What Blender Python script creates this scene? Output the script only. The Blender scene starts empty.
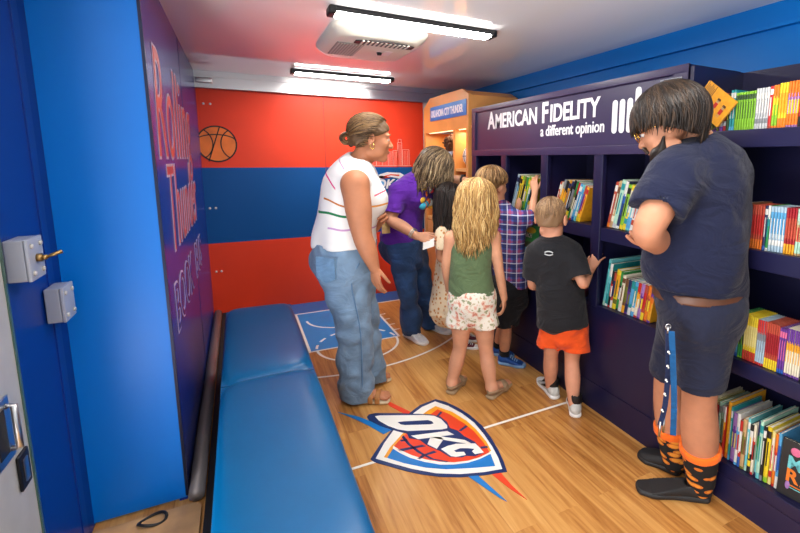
import bpy, bmesh, math, random
import numpy as np
from mathutils import Matrix, Vector

SC = bpy.context.scene
COL = SC.collection
random.seed(7)
RNG = np.random.default_rng(7)

# ------------------------------------------------------------------ camera
F_PX, PX, PY = 447.714, 473.403, 226.657          # focal length and principal point of the 800x533 frame
YAW, PITCH, ROLL, EYE = 0.4824, 0.1484, 0.0045, 1.40
_fw = np.array([math.sin(YAW)*math.cos(PITCH), math.cos(YAW)*math.cos(PITCH), -math.sin(PITCH)])
_r0 = np.array([math.cos(YAW), -math.sin(YAW), 0.0])
_u0 = np.cross(_r0, _fw)
_rt = math.cos(ROLL)*_r0 + math.sin(ROLL)*_u0
_up = -math.sin(ROLL)*_r0 + math.cos(ROLL)*_u0
EYEP = np.array([0, 0, EYE])
cam_d = bpy.data.cameras.new('camera')
cam = bpy.data.objects.new('camera', cam_d)
COL.objects.link(cam)
cam_d.sensor_width = 36.0
cam_d.lens = F_PX*36.0/800.0
cam_d.shift_x = (400-PX)/800.0
cam_d.shift_y = (PY-266.5)/800.0
cam_d.clip_start = 0.02
Mx = Matrix(((_rt[0], _up[0], -_fw[0], 0), (_rt[1], _up[1], -_fw[1], 0), (_rt[2], _up[2], -_fw[2], EYE), (0, 0, 0, 1)))
cam.matrix_world = Mx
SC.camera = cam

# ------------------------------------------------------------------ world, lights, exposure
SC.view_settings.view_transform = 'Standard'
SC.view_settings.look = 'None'
SC.view_settings.gamma = 1.0
SC.view_settings.use_curve_mapping = False
SC.view_settings.exposure = EXPOSURE = -0.12
w = bpy.data.worlds.new('daylight')
SC.world = w
w.use_nodes = True
bg = w.node_tree.nodes['Background']
bg.inputs[0].default_value = (0.86, 0.93, 1.0, 1)
bg.inputs[1].default_value = 0.55                    # daylight through the doorway and the near end, left open for light

def area(name, loc, rot, sx, sy, watts, col=(1, 1, 1), spread=math.pi):
    l = bpy.data.lights.new(name, 'AREA')
    l.shape = 'RECTANGLE'; l.size = sx; l.size_y = sy; l.energy = watts; l.color = col; l.spread = spread
    o = bpy.data.objects.new(name, l); COL.objects.link(o)
    o.location = loc; o.rotation_euler = rot
    return o
# daylight through the open entrance doorway, on the left behind the camera
area('doorway_daylight', (-0.80, 0.35, 1.15), (0, -math.pi/2, 0), 1.9, 1.7, 42, (0.93, 0.97, 1.0))
# added lamp low in the doorway, brightens the ceiling like ground bounce
area('ceiling_fill', (-0.95, 0.3, 0.1), (0, math.radians(-140), 0), 0.8, 1.6, 62, (1.0, 0.97, 0.94))
# added fill lamp behind the camera, at the near end left without a wall
area('rear_fill', (0.6, -1.3, 1.35), (math.radians(90), 0, 0), 2.2, 1.5, 10, (1.0, 0.98, 0.95))

# ------------------------------------------------------------------ helpers
VR = np.array([math.cos(YAW), -math.sin(YAW), 0.0])     # to the right across the view, level
VF = np.array([math.sin(YAW), math.cos(YAW), 0.0])      # away from the viewer, level
UP = np.array([0, 0, 1.0])
def ray(x, y): return _fw + _rt*(x-PX)/F_PX - _up*(y-PY)/F_PX
def on(x, y, ax, v):                                    # photo point on the plane axis = v
    d = ray(x, y); i = 'XYZ'.index(ax); return EYEP + d*((v-EYEP[i])/d[i])
def at(x, y, D):                                        # photo point at level distance D
    d = ray(x, y); return EYEP + d*(D/float(d @ VF))

def lin(c):
    c = c/255.0
    return c/12.92 if c <= 0.04045 else ((c+0.055)/1.055)**2.4
def rgb(r, g, b): return (lin(r), lin(g), lin(b), 1.0)

MATS = {}
def mat(name, col, rough=0.5, metal=0.0, wrinkle=0.0, wscale=7.0, spec=0.5, coat=0.0, var=0.0, vscale=20.0, bump=0.0, bscale=150.0, emit=None, estr=0.0, sheen=0.0, sss=0.0):
    """procedural material: base colour with a little noise, bump, coat"""
    if name in MATS: return MATS[name]
    m = bpy.data.materials.new(name); m.use_nodes = True
    nt = m.node_tree; b = nt.nodes['Principled BSDF']
    c = rgb(*col)
    b.inputs['Base Color'].default_value = c
    b.inputs['Roughness'].default_value = rough
    b.inputs['Metallic'].default_value = metal
    b.inputs['Specular IOR Level'].default_value = spec
    b.inputs['Coat Weight'].default_value = coat
    b.inputs['Coat Roughness'].default_value = 0.05
    if sheen: b.inputs['Sheen Weight'].default_value = sheen
    if sss:
        b.inputs['Subsurface Weight'].default_value = sss
        b.inputs['Subsurface Radius'].default_value = (0.012, 0.005, 0.003)
        b.inputs['Subsurface Scale'].default_value = 0.6
    if emit:
        b.inputs['Emission Color'].default_value = rgb(*emit); b.inputs['Emission Strength'].default_value = estr
    tc = nt.nodes.new('ShaderNodeTexCoord')
    if var:
        n = nt.nodes.new('ShaderNodeTexNoise'); n.inputs['Scale'].default_value = vscale; n.inputs['Detail'].default_value = 4
        nt.links.new(tc.outputs['Object'], n.inputs['Vector'])
        r = nt.nodes.new('ShaderNodeValToRGB')
        r.color_ramp.elements[0].position = 0.3; r.color_ramp.elements[1].position = 0.7
        r.color_ramp.elements[0].color = tuple(max(0, x*(1-var)) for x in c[:3])+(1,)
        r.color_ramp.elements[1].color = tuple(min(1, x*(1+var)) for x in c[:3])+(1,)
        nt.links.new(n.outputs['Fac'], r.inputs['Fac']); nt.links.new(r.outputs['Color'], b.inputs['Base Color'])
    if bump:
        n = nt.nodes.new('ShaderNodeTexNoise'); n.inputs['Scale'].default_value = bscale; n.inputs['Detail'].default_value = 3
        nt.links.new(tc.outputs['Object'], n.inputs['Vector'])
        bp = nt.nodes.new('ShaderNodeBump'); bp.inputs['Strength'].default_value = bump; bp.inputs['Distance'].default_value = 0.004
        nt.links.new(n.outputs['Fac'], bp.inputs['Height']); nt.links.new(bp.outputs['Normal'], b.inputs['Normal'])
    if wrinkle:
        n = nt.nodes.new('ShaderNodeTexNoise'); n.inputs['Scale'].default_value = wscale; n.inputs['Detail'].default_value = 3; n.inputs['Distortion'].default_value = 1.6; n.inputs['Roughness'].default_value = .45
        mp = nt.nodes.new('ShaderNodeMapping'); mp.inputs['Scale'].default_value = (1, 1, 1.7); mp.inputs['Rotation'].default_value = (.5, .4, 0)
        nt.links.new(tc.outputs['Object'], mp.inputs['Vector']); nt.links.new(mp.outputs['Vector'], n.inputs['Vector'])
        bp = nt.nodes.new('ShaderNodeBump'); bp.inputs['Strength'].default_value = wrinkle; bp.inputs['Distance'].default_value = 0.05
        nt.links.new(n.outputs['Fac'], bp.inputs['Height'])
        if b.inputs['Normal'].is_linked: nt.links.new(b.inputs['Normal'].links[0].from_socket, bp.inputs['Normal'])
        nt.links.new(bp.outputs['Normal'], b.inputs['Normal'])
    MATS[name] = m
    return m

def tag(o, label=None, cat=None, group=None, kind=None):
    if label: o['label'] = label
    if cat: o['category'] = cat
    if group: o['group'] = group
    if kind: o['kind'] = kind
    return o
def thing(name, loc, label, cat, group=None):
    o = bpy.data.objects.new(name, None); COL.objects.link(o)
    o.empty_display_size = 0.1
    o.location = loc
    return tag(o, label, cat, group)
def origin_of(p):
    v = Vector((0, 0, 0))
    while p is not None:
        v += p.location; p = p.parent
    return v

class MB:
    """collects shapes in world coordinates, links them as one mesh object"""
    def __init__(s): s.v = []; s.f = []; s.m = []; s.sm = []
    def add(s, vs, fs, mi=0, smooth=False):
        n = len(s.v); s.v += [tuple(float(c) for c in p) for p in vs]
        for f in fs:
            s.f.append(tuple(i+n for i in f)); s.m.append(mi); s.sm.append(smooth)
        return s
    def box(s, x0, x1, y0, y1, z0, z1, mi=0, bev=0.0):
        x0, x1 = min(x0, x1), max(x0, x1); y0, y1 = min(y0, y1), max(y0, y1); z0, z1 = min(z0, z1), max(z0, z1)
        if not bev:
            vs = [(x, y, z) for z in (z0, z1) for y in (y0, y1) for x in (x0, x1)]
            return s.add(vs, [(0, 2, 3, 1), (4, 5, 7, 6), (0, 1, 5, 4), (2, 6, 7, 3), (0, 4, 6, 2), (1, 3, 7, 5)], mi)
        bm = bmesh.new(); bmesh.ops.create_cube(bm, size=1)
        for v in bm.verts:
            v.co = Vector((x0+(v.co.x+.5)*(x1-x0), y0+(v.co.y+.5)*(y1-y0), z0+(v.co.z+.5)*(z1-z0)))
        bmesh.ops.bevel(bm, geom=bm.edges[:], offset=bev, segments=3, profile=0.6, affect='EDGES')
        return s.bm(bm, mi, True)
    def bm(s, bm, mi=0, smooth=False):
        bm.verts.index_update()
        s.add([v.co[:] for v in bm.verts], [[v.index for v in f.verts] for f in bm.faces], mi, smooth)
        bm.free(); return s
    def prism(s, poly, axis, a, b, mi=0):
        """polygon (2-D, in the other two axes in cyclic order) pushed from a to b along axis"""
        n = len(poly); i = 'XYZ'.index(axis)
        def P(q, t):
            r = [0, 0, 0]; r[i] = t; r[(i+1) % 3] = q[0]; r[(i+2) % 3] = q[1]; return r
        vs = [P(q, a) for q in poly]+[P(q, b) for q in poly]
        area2 = sum(poly[k][0]*poly[(k+1) % n][1]-poly[(k+1) % n][0]*poly[k][1] for k in range(n))
        fs = [tuple(range(n))[::-1], tuple(range(n, 2*n))]+[(k, (k+1) % n, n+(k+1) % n, n+k) for k in range(n)]
        if (area2 < 0) != (b < a): fs = [f[::-1] for f in fs]
        return s.add(vs, fs, mi)
    def tube(s, pts, r, n=8, mi=0, cap=True, smooth=True):
        pts = [np.array(p, float) for p in pts]; k = len(pts)
        rs = r if isinstance(r, (list, tuple, np.ndarray)) else [r]*k
        t = [pts[min(i+1, k-1)]-pts[max(i-1, 0)] for i in range(k)]
        t = [q/(np.linalg.norm(q)+1e-12) for q in t]
        a = np.array([0, 0, 1.0]) if abs(t[0][2]) < .9 else np.array([1.0, 0, 0])
        u = np.cross(t[0], a); u /= np.linalg.norm(u)
        vs = []
        for i in range(k):
            u = u-t[i]*(u @ t[i]); u /= np.linalg.norm(u)+1e-12
            w_ = np.cross(t[i], u)
            for j in range(n):
                an = 2*math.pi*j/n; vs.append(pts[i]+rs[i]*(math.cos(an)*u+math.sin(an)*w_))
        fs = [(i*n+j, i*n+(j+1) % n, (i+1)*n+(j+1) % n, (i+1)*n+j) for i in range(k-1) for j in range(n)]
        if cap: fs += [tuple(range(n))[::-1], tuple((k-1)*n+j for j in range(n))]
        return s.add(vs, fs, mi, smooth)
    def ball(s, c, r, mi=0, seg=20, ring=12, sc=(1, 1, 1)):
        vs = [(c[0], c[1], c[2]+r*sc[2])]; fs = []
        for i in range(1, ring):
            th = math.pi*i/ring
            for j in range(seg):
                ph = 2*math.pi*j/seg
                vs.append((c[0]+r*sc[0]*math.sin(th)*math.cos(ph), c[1]+r*sc[1]*math.sin(th)*math.sin(ph), c[2]+r*sc[2]*math.cos(th)))
        vs.append((c[0], c[1], c[2]-r*sc[2])); L = len(vs)-1
        for j in range(seg):
            fs.append((0, 1+j, 1+(j+1) % seg)); fs.append((L, L-seg+(j+1) % seg, L-seg+j))
        for i in range(ring-2):
            for j in range(seg):
                a = 1+i*seg+j; b = 1+i*seg+(j+1) % seg; fs.append((a, a+seg, b+seg, b))
        return s.add(vs, fs, mi, True)
    def build(s, name, mats, parent=None, base=None):
        if not isinstance(mats, (list, tuple)): mats = [mats]
        V = np.array(s.v)
        if parent is not None: o0 = np.array(origin_of(parent))
        elif base is not None: o0 = np.array(base, float)
        else: o0 = np.array([(V[:, 0].min()+V[:, 0].max())/2, (V[:, 1].min()+V[:, 1].max())/2, V[:, 2].min()])
        me = bpy.data.meshes.new(name); me.from_pydata([tuple(p) for p in V-o0], [], s.f)
        for m in mats: me.materials.append(m)
        me.polygons.foreach_set('material_index', s.m); me.polygons.foreach_set('use_smooth', s.sm)
        me.update()
        o = bpy.data.objects.new(name, me); COL.objects.link(o)
        if parent is not None: o.parent = parent
        else: o.location = o0
        return o

def struct(mb, name, mats):
    o = mb.build(name, mats, base=(0, 0, 0)); o['kind'] = 'structure'; return o

def text_mb(mb, body, size, org, dx, dy, depth=0.002, xs=1.0, shear=0.0, bold=0.0, align='LEFT', mi=0, spacing=1.0):
    """lettering as solid geometry: dx reading direction, dy up direction"""
    c = bpy.data.curves.new('lettering', 'FONT'); c.body = body; c.size = size; c.shear = shear; c.offset = bold
    c.align_x = align; c.extrude = depth/2; c.space_character = spacing; c.resolution_u = 4
    o = bpy.data.objects.new('lettering', c); COL.objects.link(o)
    dg = bpy.context.evaluated_depsgraph_get(); dg.update()
    me = bpy.data.meshes.new_from_object(o.evaluated_get(dg))
    dx = np.array(dx, float); dy = np.array(dy, float); dz = np.cross(dx, dy); org = np.array(org, float)
    vs = [org+dx*v.co.x*xs+dy*v.co.y+dz*(v.co.z+depth/2) for v in me.vertices]
    wd = (max(v.co.x for v in me.vertices) if len(me.vertices) else 0)*xs
    mb.add(vs, [tuple(p.vertices) for p in me.polygons], mi)
    bpy.data.objects.remove(o); bpy.data.curves.remove(c); bpy.data.meshes.remove(me)
    return wd

def quick_nodes(name):
    m = bpy.data.materials.new(name); m.use_nodes = True
    return m, m.node_tree, m.node_tree.nodes['Principled BSDF']
def N(nt, t, **kw):
    n = nt.nodes.new(t)
    for k, v in kw.items():
        if k.startswith('_'): setattr(n, k[1:], v)
        else: n.inputs[k.replace('__', ' ')].default_value = v
    return n

# ------------------------------------------------------------------ setting materials
def wood_floor():
    m, nt, b = quick_nodes('oak_plank_floor')
    tc = N(nt, 'ShaderNodeTexCoord'); mp = N(nt, 'ShaderNodeMapping'); mp.inputs['Rotation'].default_value = (0, 0, math.pi/2)
    nt.links.new(tc.outputs['Object'], mp.inputs['Vector'])
    br = N(nt, 'ShaderNodeTexBrick', Scale=1.0); br.inputs['Brick Width'].default_value = 0.92; br.inputs['Row Height'].default_value = 0.105
    br.inputs['Mortar Size'].default_value = 0.0009; br.offset = 0.37; br.squash = 1.0
    br.inputs['Color1'].default_value = (0, 0, 0, 1); br.inputs['Color2'].default_value = (1, 1, 1, 1); br.inputs['Mortar'].default_value = (0.35, 0.35, 0.35, 1)
    nt.links.new(mp.outputs['Vector'], br.inputs['Vector'])
    m2 = N(nt, 'ShaderNodeMapping'); m2.inputs['Scale'].default_value = (26, 1.6, 1)
    nt.links.new(tc.outputs['Object'], m2.inputs['Vector'])
    add = N(nt, 'ShaderNodeVectorMath', _operation='ADD'); nt.links.new(m2.outputs['Vector'], add.inputs[0])
    sc = N(nt, 'ShaderNodeVectorMath', _operation='SCALE'); sc.inputs['Scale'].default_value = 9.0
    nt.links.new(br.outputs['Color'], sc.inputs[0]); nt.links.new(sc.outputs[0], add.inputs[1])
    ns = N(nt, 'ShaderNodeTexNoise', Scale=1.0, Detail=6.0, Roughness=0.6, Distortion=1.2); nt.links.new(add.outputs[0], ns.inputs['Vector'])
    mx = N(nt, 'ShaderNodeMath', _operation='MULTIPLY_ADD'); mx.inputs[1].default_value = 0.30
    nt.links.new(br.outputs['Color'], mx.inputs[0]); nt.links.new(ns.outputs['Fac'], mx.inputs[2])
    r = N(nt, 'ShaderNodeValToRGB'); e = r.color_ramp.elements
    e[0].position = 0.28; e[0].color = rgb(104, 62, 26); e[1].position = 0.95; e[1].color = rgb(214, 164, 98)
    k = e.new(0.46); k.color = rgb(164, 106, 50); k = e.new(0.66); k.color = rgb(194, 138, 74)
    nt.links.new(mx.outputs[0], r.inputs['Fac']); nt.links.new(r.outputs['Color'], b.inputs['Base Color'])
    b.inputs['Roughness'].default_value = 0.30; b.inputs['Specular IOR Level'].default_value = 0.45
    return m
M_FLOOR = wood_floor()
M_CEIL = mat('gloss_white_ceiling', (242, 241, 243), rough=0.07, spec=0.42)
M_WHITE = mat('white_enamel', (232, 232, 230), rough=0.35)
M_RED = mat('mural_red', (234, 66, 36), rough=0.42, spec=0.3, var=0.05, vscale=2)
M_BLUE = mat('mural_navy_blue', (0, 80, 146), rough=0.45, spec=0.25, var=0.05, vscale=2)
M_WALLBLUE = mat('bright_blue_wall', (0, 112, 196), rough=0.4, spec=0.25, bump=0.03, bscale=300)
M_PANELBLUE = mat('satin_blue_panel', (0, 116, 214), rough=0.32, spec=0.3, bump=0.02, bscale=400)
M_JAMB = mat('deep_blue_panel', (0, 48, 132), rough=0.35, spec=.3)
M_INDIGO = mat('gloss_indigo_panel', (26, 52, 140), rough=0.26, spec=0.2)
M_NAVY = mat('navy_laminate', (23, 22, 56), rough=0.36, spec=0.5, bump=0.03, bscale=500)
M_HEADER = mat('plum_navy_laminate', (48, 40, 74), rough=0.38, spec=0.5)
M_ALU = mat('brushed_aluminium', (190, 190, 192), rough=0.28, metal=1.0)
M_STEEL = mat('brushed_steel', (196, 194, 188), rough=0.42, metal=0.25, var=0.08, vscale=8)
M_BLACK = mat('black_plastic', (16, 16, 18), rough=0.45)
M_DARK = mat('dark_rubber', (24, 24, 26), rough=0.7)
M_PAINTW = mat('white_paint_line', (238, 236, 228), rough=0.4)
M_KEY = mat('court_key_blue', (10, 136, 206), rough=0.35, var=0.04, vscale=10)
M_LAMP = mat('lamp_diffuser', (255, 255, 255), rough=0.5, emit=(255, 252, 246), estr=48.0)
M_GREY = mat('grey_plastic', (150, 150, 152), rough=0.5)

XL, XR, YB, ZC = -0.27, 2.25, 4.52, 2.12
YN = -1.0
# floor: one slab, court paint lies on it
struct(MB().box(XL-0.40, XR, YN, YB+.02, -0.06, 0.0), 'floor', M_FLOOR)
struct(MB().box(XL-0.75, XR+.05, YN, YB+.02, ZC, ZC+0.05), 'ceiling', M_CEIL)
struct(MB().box(XL-.02, XR+.05, YB, YB+.05, -.06, ZC, 0), 'wall_back', M_WHITE)
struct(MB().box(XR, XR+.05, YN, YB, -.06, ZC), 'wall_right', M_WALLBLUE)
# left: the long wall panel, the return panel beside the doorway, the jamb
struct(MB().box(XL-.03, XL, 2.033, YB, 0.0, ZC), 'wall_left', M_INDIGO)
struct(MB().box(-0.575, XL-.002, 2.03, 2.06, 0.012, ZC), 'wall_return', M_PANELBLUE)
struct(MB().box(-0.63, -0.575, 1.60, 2.06, -.05, ZC), 'wall_jamb', M_JAMB)

# trims
t = MB()
t.box(XL, XR, YB-.06, YB, 1.985, ZC, 0)
t.box(XL, XR, YB-.075, YB-.055, 2.075, ZC, 0)
struct(t, 'trim_1', M_ALU)
struct(MB().box(XR-.03, XR, YN, YB, 2.005, 2.022).box(XR-.012, XR, YN, YB, 2.022, ZC), 'trim_2', [M_WALLBLUE])
t = MB().box(XL-.006, XL+.004, 2.026, 2.036, 0.02, ZC, 0)
struct(t, 'trim_3', mat('dark_edge_strip', (22, 30, 58), rough=.3, metal=.5))
struct(MB().box(-.575, -.571, 1.905, 1.955, 0.0, ZC, 0), 'trim_4', mat('blue_corner_strip', (0, 48, 132), rough=.3))
# aluminium rail along the foot of the left wall, black channel beside it
t = MB().tube([(XL+.035, 1.99, .035), (XL+.035, 4.46, .035)], .030, 12)
struct(t, 'trim_5', mat('satin_rail', (132, 124, 122), rough=.42, metal=.35))
struct(MB().box(XL+.066, -.135, 1.0, YB, 0.0, 0.012), 'trim_6', M_DARK)
# seam of wall_left
struct(MB().box(XL, XL+.0016, 3.30, 3.305, 0.05, ZC-.01), 'trim_7', mat('seam_dark', (20, 22, 60), rough=.4))

# ---- mural on the back wall: panels, each a thin sheet with bands
def mural():
    t = thing('wall_mural', ((XL+1.75)/2, YB, 0), 'red and navy banded mural panel covering the back wall', 'mural')
    y = YB-.004
    b = MB().box(XL, 1.76, y, YB, 1.322, 1.985).box(XL, 1.76, y, YB, 0.0, 0.656); b.build('red_band', M_RED, t)
    MB().box(XL, 1.76, y, YB, 0.656, 1.322).build('navy_band', M_BLUE, t)
    MB().box(.755, .760, y-.002, y, 0.0, 1.985).build('seam_strip', mat('seam_red', (150, 30, 20), rough=.4), t)
    r = MB()
    for x, z in [(-.22, 1.86), (-.17, 1.86), (-.235, .97), (-.19, .97), (-.225, .40), (-.185, .40)]:
        r.tube([(x, y, z), (x, y-.004, z)], .010, 10)
    r.build('rivets', mat('rivet_white', (236, 226, 220), rough=.4), t)
    # the drawn basketball
    c = (-.143, 1.525); R = .150
    b = MB(); n = 40
    b.prism([(c[1]+R*math.sin(2*math.pi*k/n), c[0]+R*math.cos(2*math.pi*k/n)) for k in range(n)], 'Y', y-.002, y)
    g = b.build('basketball_drawing', mat('ball_orange', (240, 120, 36), rough=.4, var=.18, vscale=7), t)
    def arc(mb, pts, wd):
        P = [np.array(p) for p in pts]
        for i in range(len(P)-1):
            d = P[i+1]-P[i]; d = d/np.linalg.norm(d); nn = np.array([-d[1], d[0]])*wd/2
            q = [P[i]-nn, P[i+1]-nn, P[i+1]+nn, P[i]+nn]
            mb.prism([(p[1], p[0]) for p in q], 'Y', y-.0035, y-.001)
    l = MB()
    arc(l, [(c[0]+R*math.cos(2*math.pi*k/40), c[1]+R*math.sin(2*math.pi*k/40)) for k in range(41)], .012)
    for off in (-1, 1):
        arc(l, [(c[0]+off*(.115-.085*math.cos(a*1.15)), c[1]+R*.86*math.sin(a)) for a in np.linspace(-1.1, 1.1, 14)], .009)
    arc(l, [(c[0]-.02+.05*math.sin(a), c[1]+R*math.sin(a)) for a in np.linspace(-1.5, 1.5, 12)], .009)
    arc(l, [(c[0]+R*.97*math.cos(a), c[1]+.03+.05*math.sin(a*1)) for a in np.linspace(0.1, math.pi-.1, 12)], .009)
    l.build('ball_seams', mat('drawn_black', (28, 16, 14), rough=.5), t)
    # skyline outlines on the upper band
    s = MB(); zb = 1.335
    blds = [(1.02, .05, .035), (1.075, .05, .05), (1.13, .06, .04), (1.195, .055, .07), (1.255, .06, .13), (1.318, .055, .165), (1.376, .05, .14), (1.428, .05, .155),
            (1.478, .045, .235), (1.530, .07, .165)]
    for x, wd, h in blds:
        arc(s, [(x, zb), (x, zb+h), (x+wd, zb+h), (x+wd, zb)], .0045)
        for k in range(1, 4):
            arc(s, [(x+wd*k/4, zb), (x+wd*k/4, zb+h*.93)], .0022)
    arc(s, [(1.0, zb), (1.62, zb)], .008)
    arc(s, [(1.485, zb+.235), (1.485, zb+.27), (1.517, zb+.27), (1.517, zb+.235)], .004)
    s.build('skyline_drawing', mat('drawn_pink', (246, 176, 164), rough=.5), t)
    # emblem fragments on the navy band beside it
    e = MB(); e.prism([(1.245, 1.27), (1.27, 1.36), (1.262, 1.50), (1.235, 1.55), (1.20, 1.50), (1.225, 1.38), (1.20, 1.28)], 'Y', y-.002, y, 0)
    e.prism([(1.232, 1.33), (1.25, 1.40), (1.243, 1.49), (1.228, 1.49), (1.236, 1.40), (1.222, 1.34)], 'Y', y-.003, y-.001, 1)
    e.prism([(1.20, 1.30), (1.17, 1.34), (1.09, 1.32), (1.06, 1.22), (1.08, 1.21), (1.13, 1.26)], 'Y', y-.002, y, 2)
    e.prism([(1.225, 1.22), (1.235, 1.31), (1.215, 1.40), (1.205, 1.30)], 'Y', y-.002, y, 1)
    text_mb(e, 'OKC', .13, (1.23, y-.003, 1.105), (1, 0, 0), (0, 0, 1), .002, xs=1.0, shear=.25, bold=.004, mi=0)
    e.prism([(1.19, 1.075), (1.19, 1.12), (1.13, 1.10), (1.07, 1.07), (1.05, 1.03), (1.09, 1.04)], 'Y', y-.002, y, 2); e.prism([(1.06, 1.13), (1.06, 1.20), (1.0, 1.21), (.93, 1.19), (.93, 1.16), (1.0, 1.17)], 'Y', y-.002, y, 2)
    e.build('emblem_drawing', [mat('drawn_white', (228, 232, 236), rough=.5), mat('drawn_red', (214, 74, 44), rough=.5), mat('drawn_sky', (66, 160, 222), rough=.5)], t)
mural()

# ---- lettering on the left wall
def wall_letters():
    t = thing('wall_lettering', (XL, 2.8, 0), 'red and white script lettering running along the dark left wall', 'lettering')
    mr = mat('letter_red', (190, 66, 56), rough=.35); mw = mat('letter_white', (190, 168, 184), rough=.35)
    X = XL+.0005
    def two(txt, size, y, z, xs, sh, name, rot=0.0):
        d = np.array([0, math.cos(rot), math.sin(rot)]); u = np.array([0, -math.sin(rot), math.cos(rot)])
        a = MB(); text_mb(a, txt, size, (X, y, z), d, u, .002, xs=xs, shear=sh, bold=.004, spacing=1.08)
        o = a.build(name, mw, t)
        a = MB(); text_mb(a, txt, size, (X+.001, y, z), d, u, .003, xs=xs, shear=sh, bold=-.008, spacing=1.08)
        a.build('letter_face', mr, o)
    two('Rolling', .66, 2.12, 1.40, .74, .22, 'script_word')
    two('Thunder', .56, 2.26, .99, .66, .22, 'script_word')
    a = MB(); text_mb(a, 'BOOK', .30, (X, 2.20, .66), (0, 1, 0), (0, 0, 1), .002, xs=.95, bold=.008)
    o = a.build('block_words', mw, t)
    a = MB(); text_mb(a, 'BOOK', .30, (X+.001, 2.20, .66), (0, 1, 0), (0, 0, 1), .003, xs=.95, bold=-.002)
    a.build('letter_face', M_INDIGO, o)
    a = MB(); text_mb(a, 'BUS', .30, (X, 3.22, .66), (0, 1, 0), (0, 0, 1), .002, xs=.95, bold=.008)
    o = a.build('block_words', mw, t)
    a = MB(); text_mb(a, 'BUS', .30, (X+.001, 3.22, .66), (0, 1, 0), (0, 0, 1), .003, xs=.95, bold=-.002)
    a.build('letter_face', M_INDIGO, o)
wall_letters()

# ---- painted court on the floor
def court():
    t = thing('court_marking', (.73, 3.3, 0), 'blue and white basketball court painted on the wood floor by the back wall', 'floor marking')
    def flat(mb, poly, z, mi=0): mb.prism(poly, 'Z', z-.0009, z, mi)
    k = MB(); flat(k, [(.385, 3.30), (1.06, 3.30), (1.06, 4.2), (.385, 4.2)], .0012); k.build('key_area', M_KEY, t)
    k = MB(); flat(k, [(.10, 4.2), (1.695, 4.2), (1.695, YB-.005), (.10, YB-.005)], .0012); k.build('baseline_strip', mat('court_strip_blue', (8, 104, 176), rough=.35), t)
    def line(pts, wd=.018, z=.0024):
        l = MB()
        P = [np.array(p, float) for p in pts]
        L = []; Rr = []
        for i in range(len(P)):
            d = P[min(i+1, len(P)-1)]-P[max(i-1, 0)]; d /= np.linalg.norm(d); nn = np.array([-d[1], d[0]])*wd/2
            L.append(P[i]+nn); Rr.append(P[i]-nn)
        for i in range(len(P)-1):
            flat(l, [Rr[i], Rr[i+1], L[i+1], L[i]], z)
        l.build('painted_line', M_PAINTW, t)
    def arc(cx, cy, r, a0, a1, wd=.018, n=32):
        line([(cx+r*math.cos(a), cy+r*math.sin(a)) for a in np.linspace(math.radians(a0), math.radians(a1), n)], wd)
    line([(.385, 3.30), (1.07, 3.30)]); line([(1.06, 3.29), (1.06, 4.2)]); line([(.385, 3.29), (.385, 4.2)])
    line([(.10, 4.2), (1.695, 4.2)], .02)
    arc(.735, 3.30, .30, 180, 360)
    for k in range(7): arc(.735, 3.30, .30, 6+k*25.5, 20+k*25.5, n=6)
    arc(.72, 3.98, .27, 180, 360)
    arc(.70, 4.02, 1.19, 249, 326, n=50)
    line([(.27, 1.90), (1.695, 1.90)], .016)
    for yy in (3.45, 3.58, 3.72, 3.86): line([(1.06, yy), (1.115, yy)], .016)
court()
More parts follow.
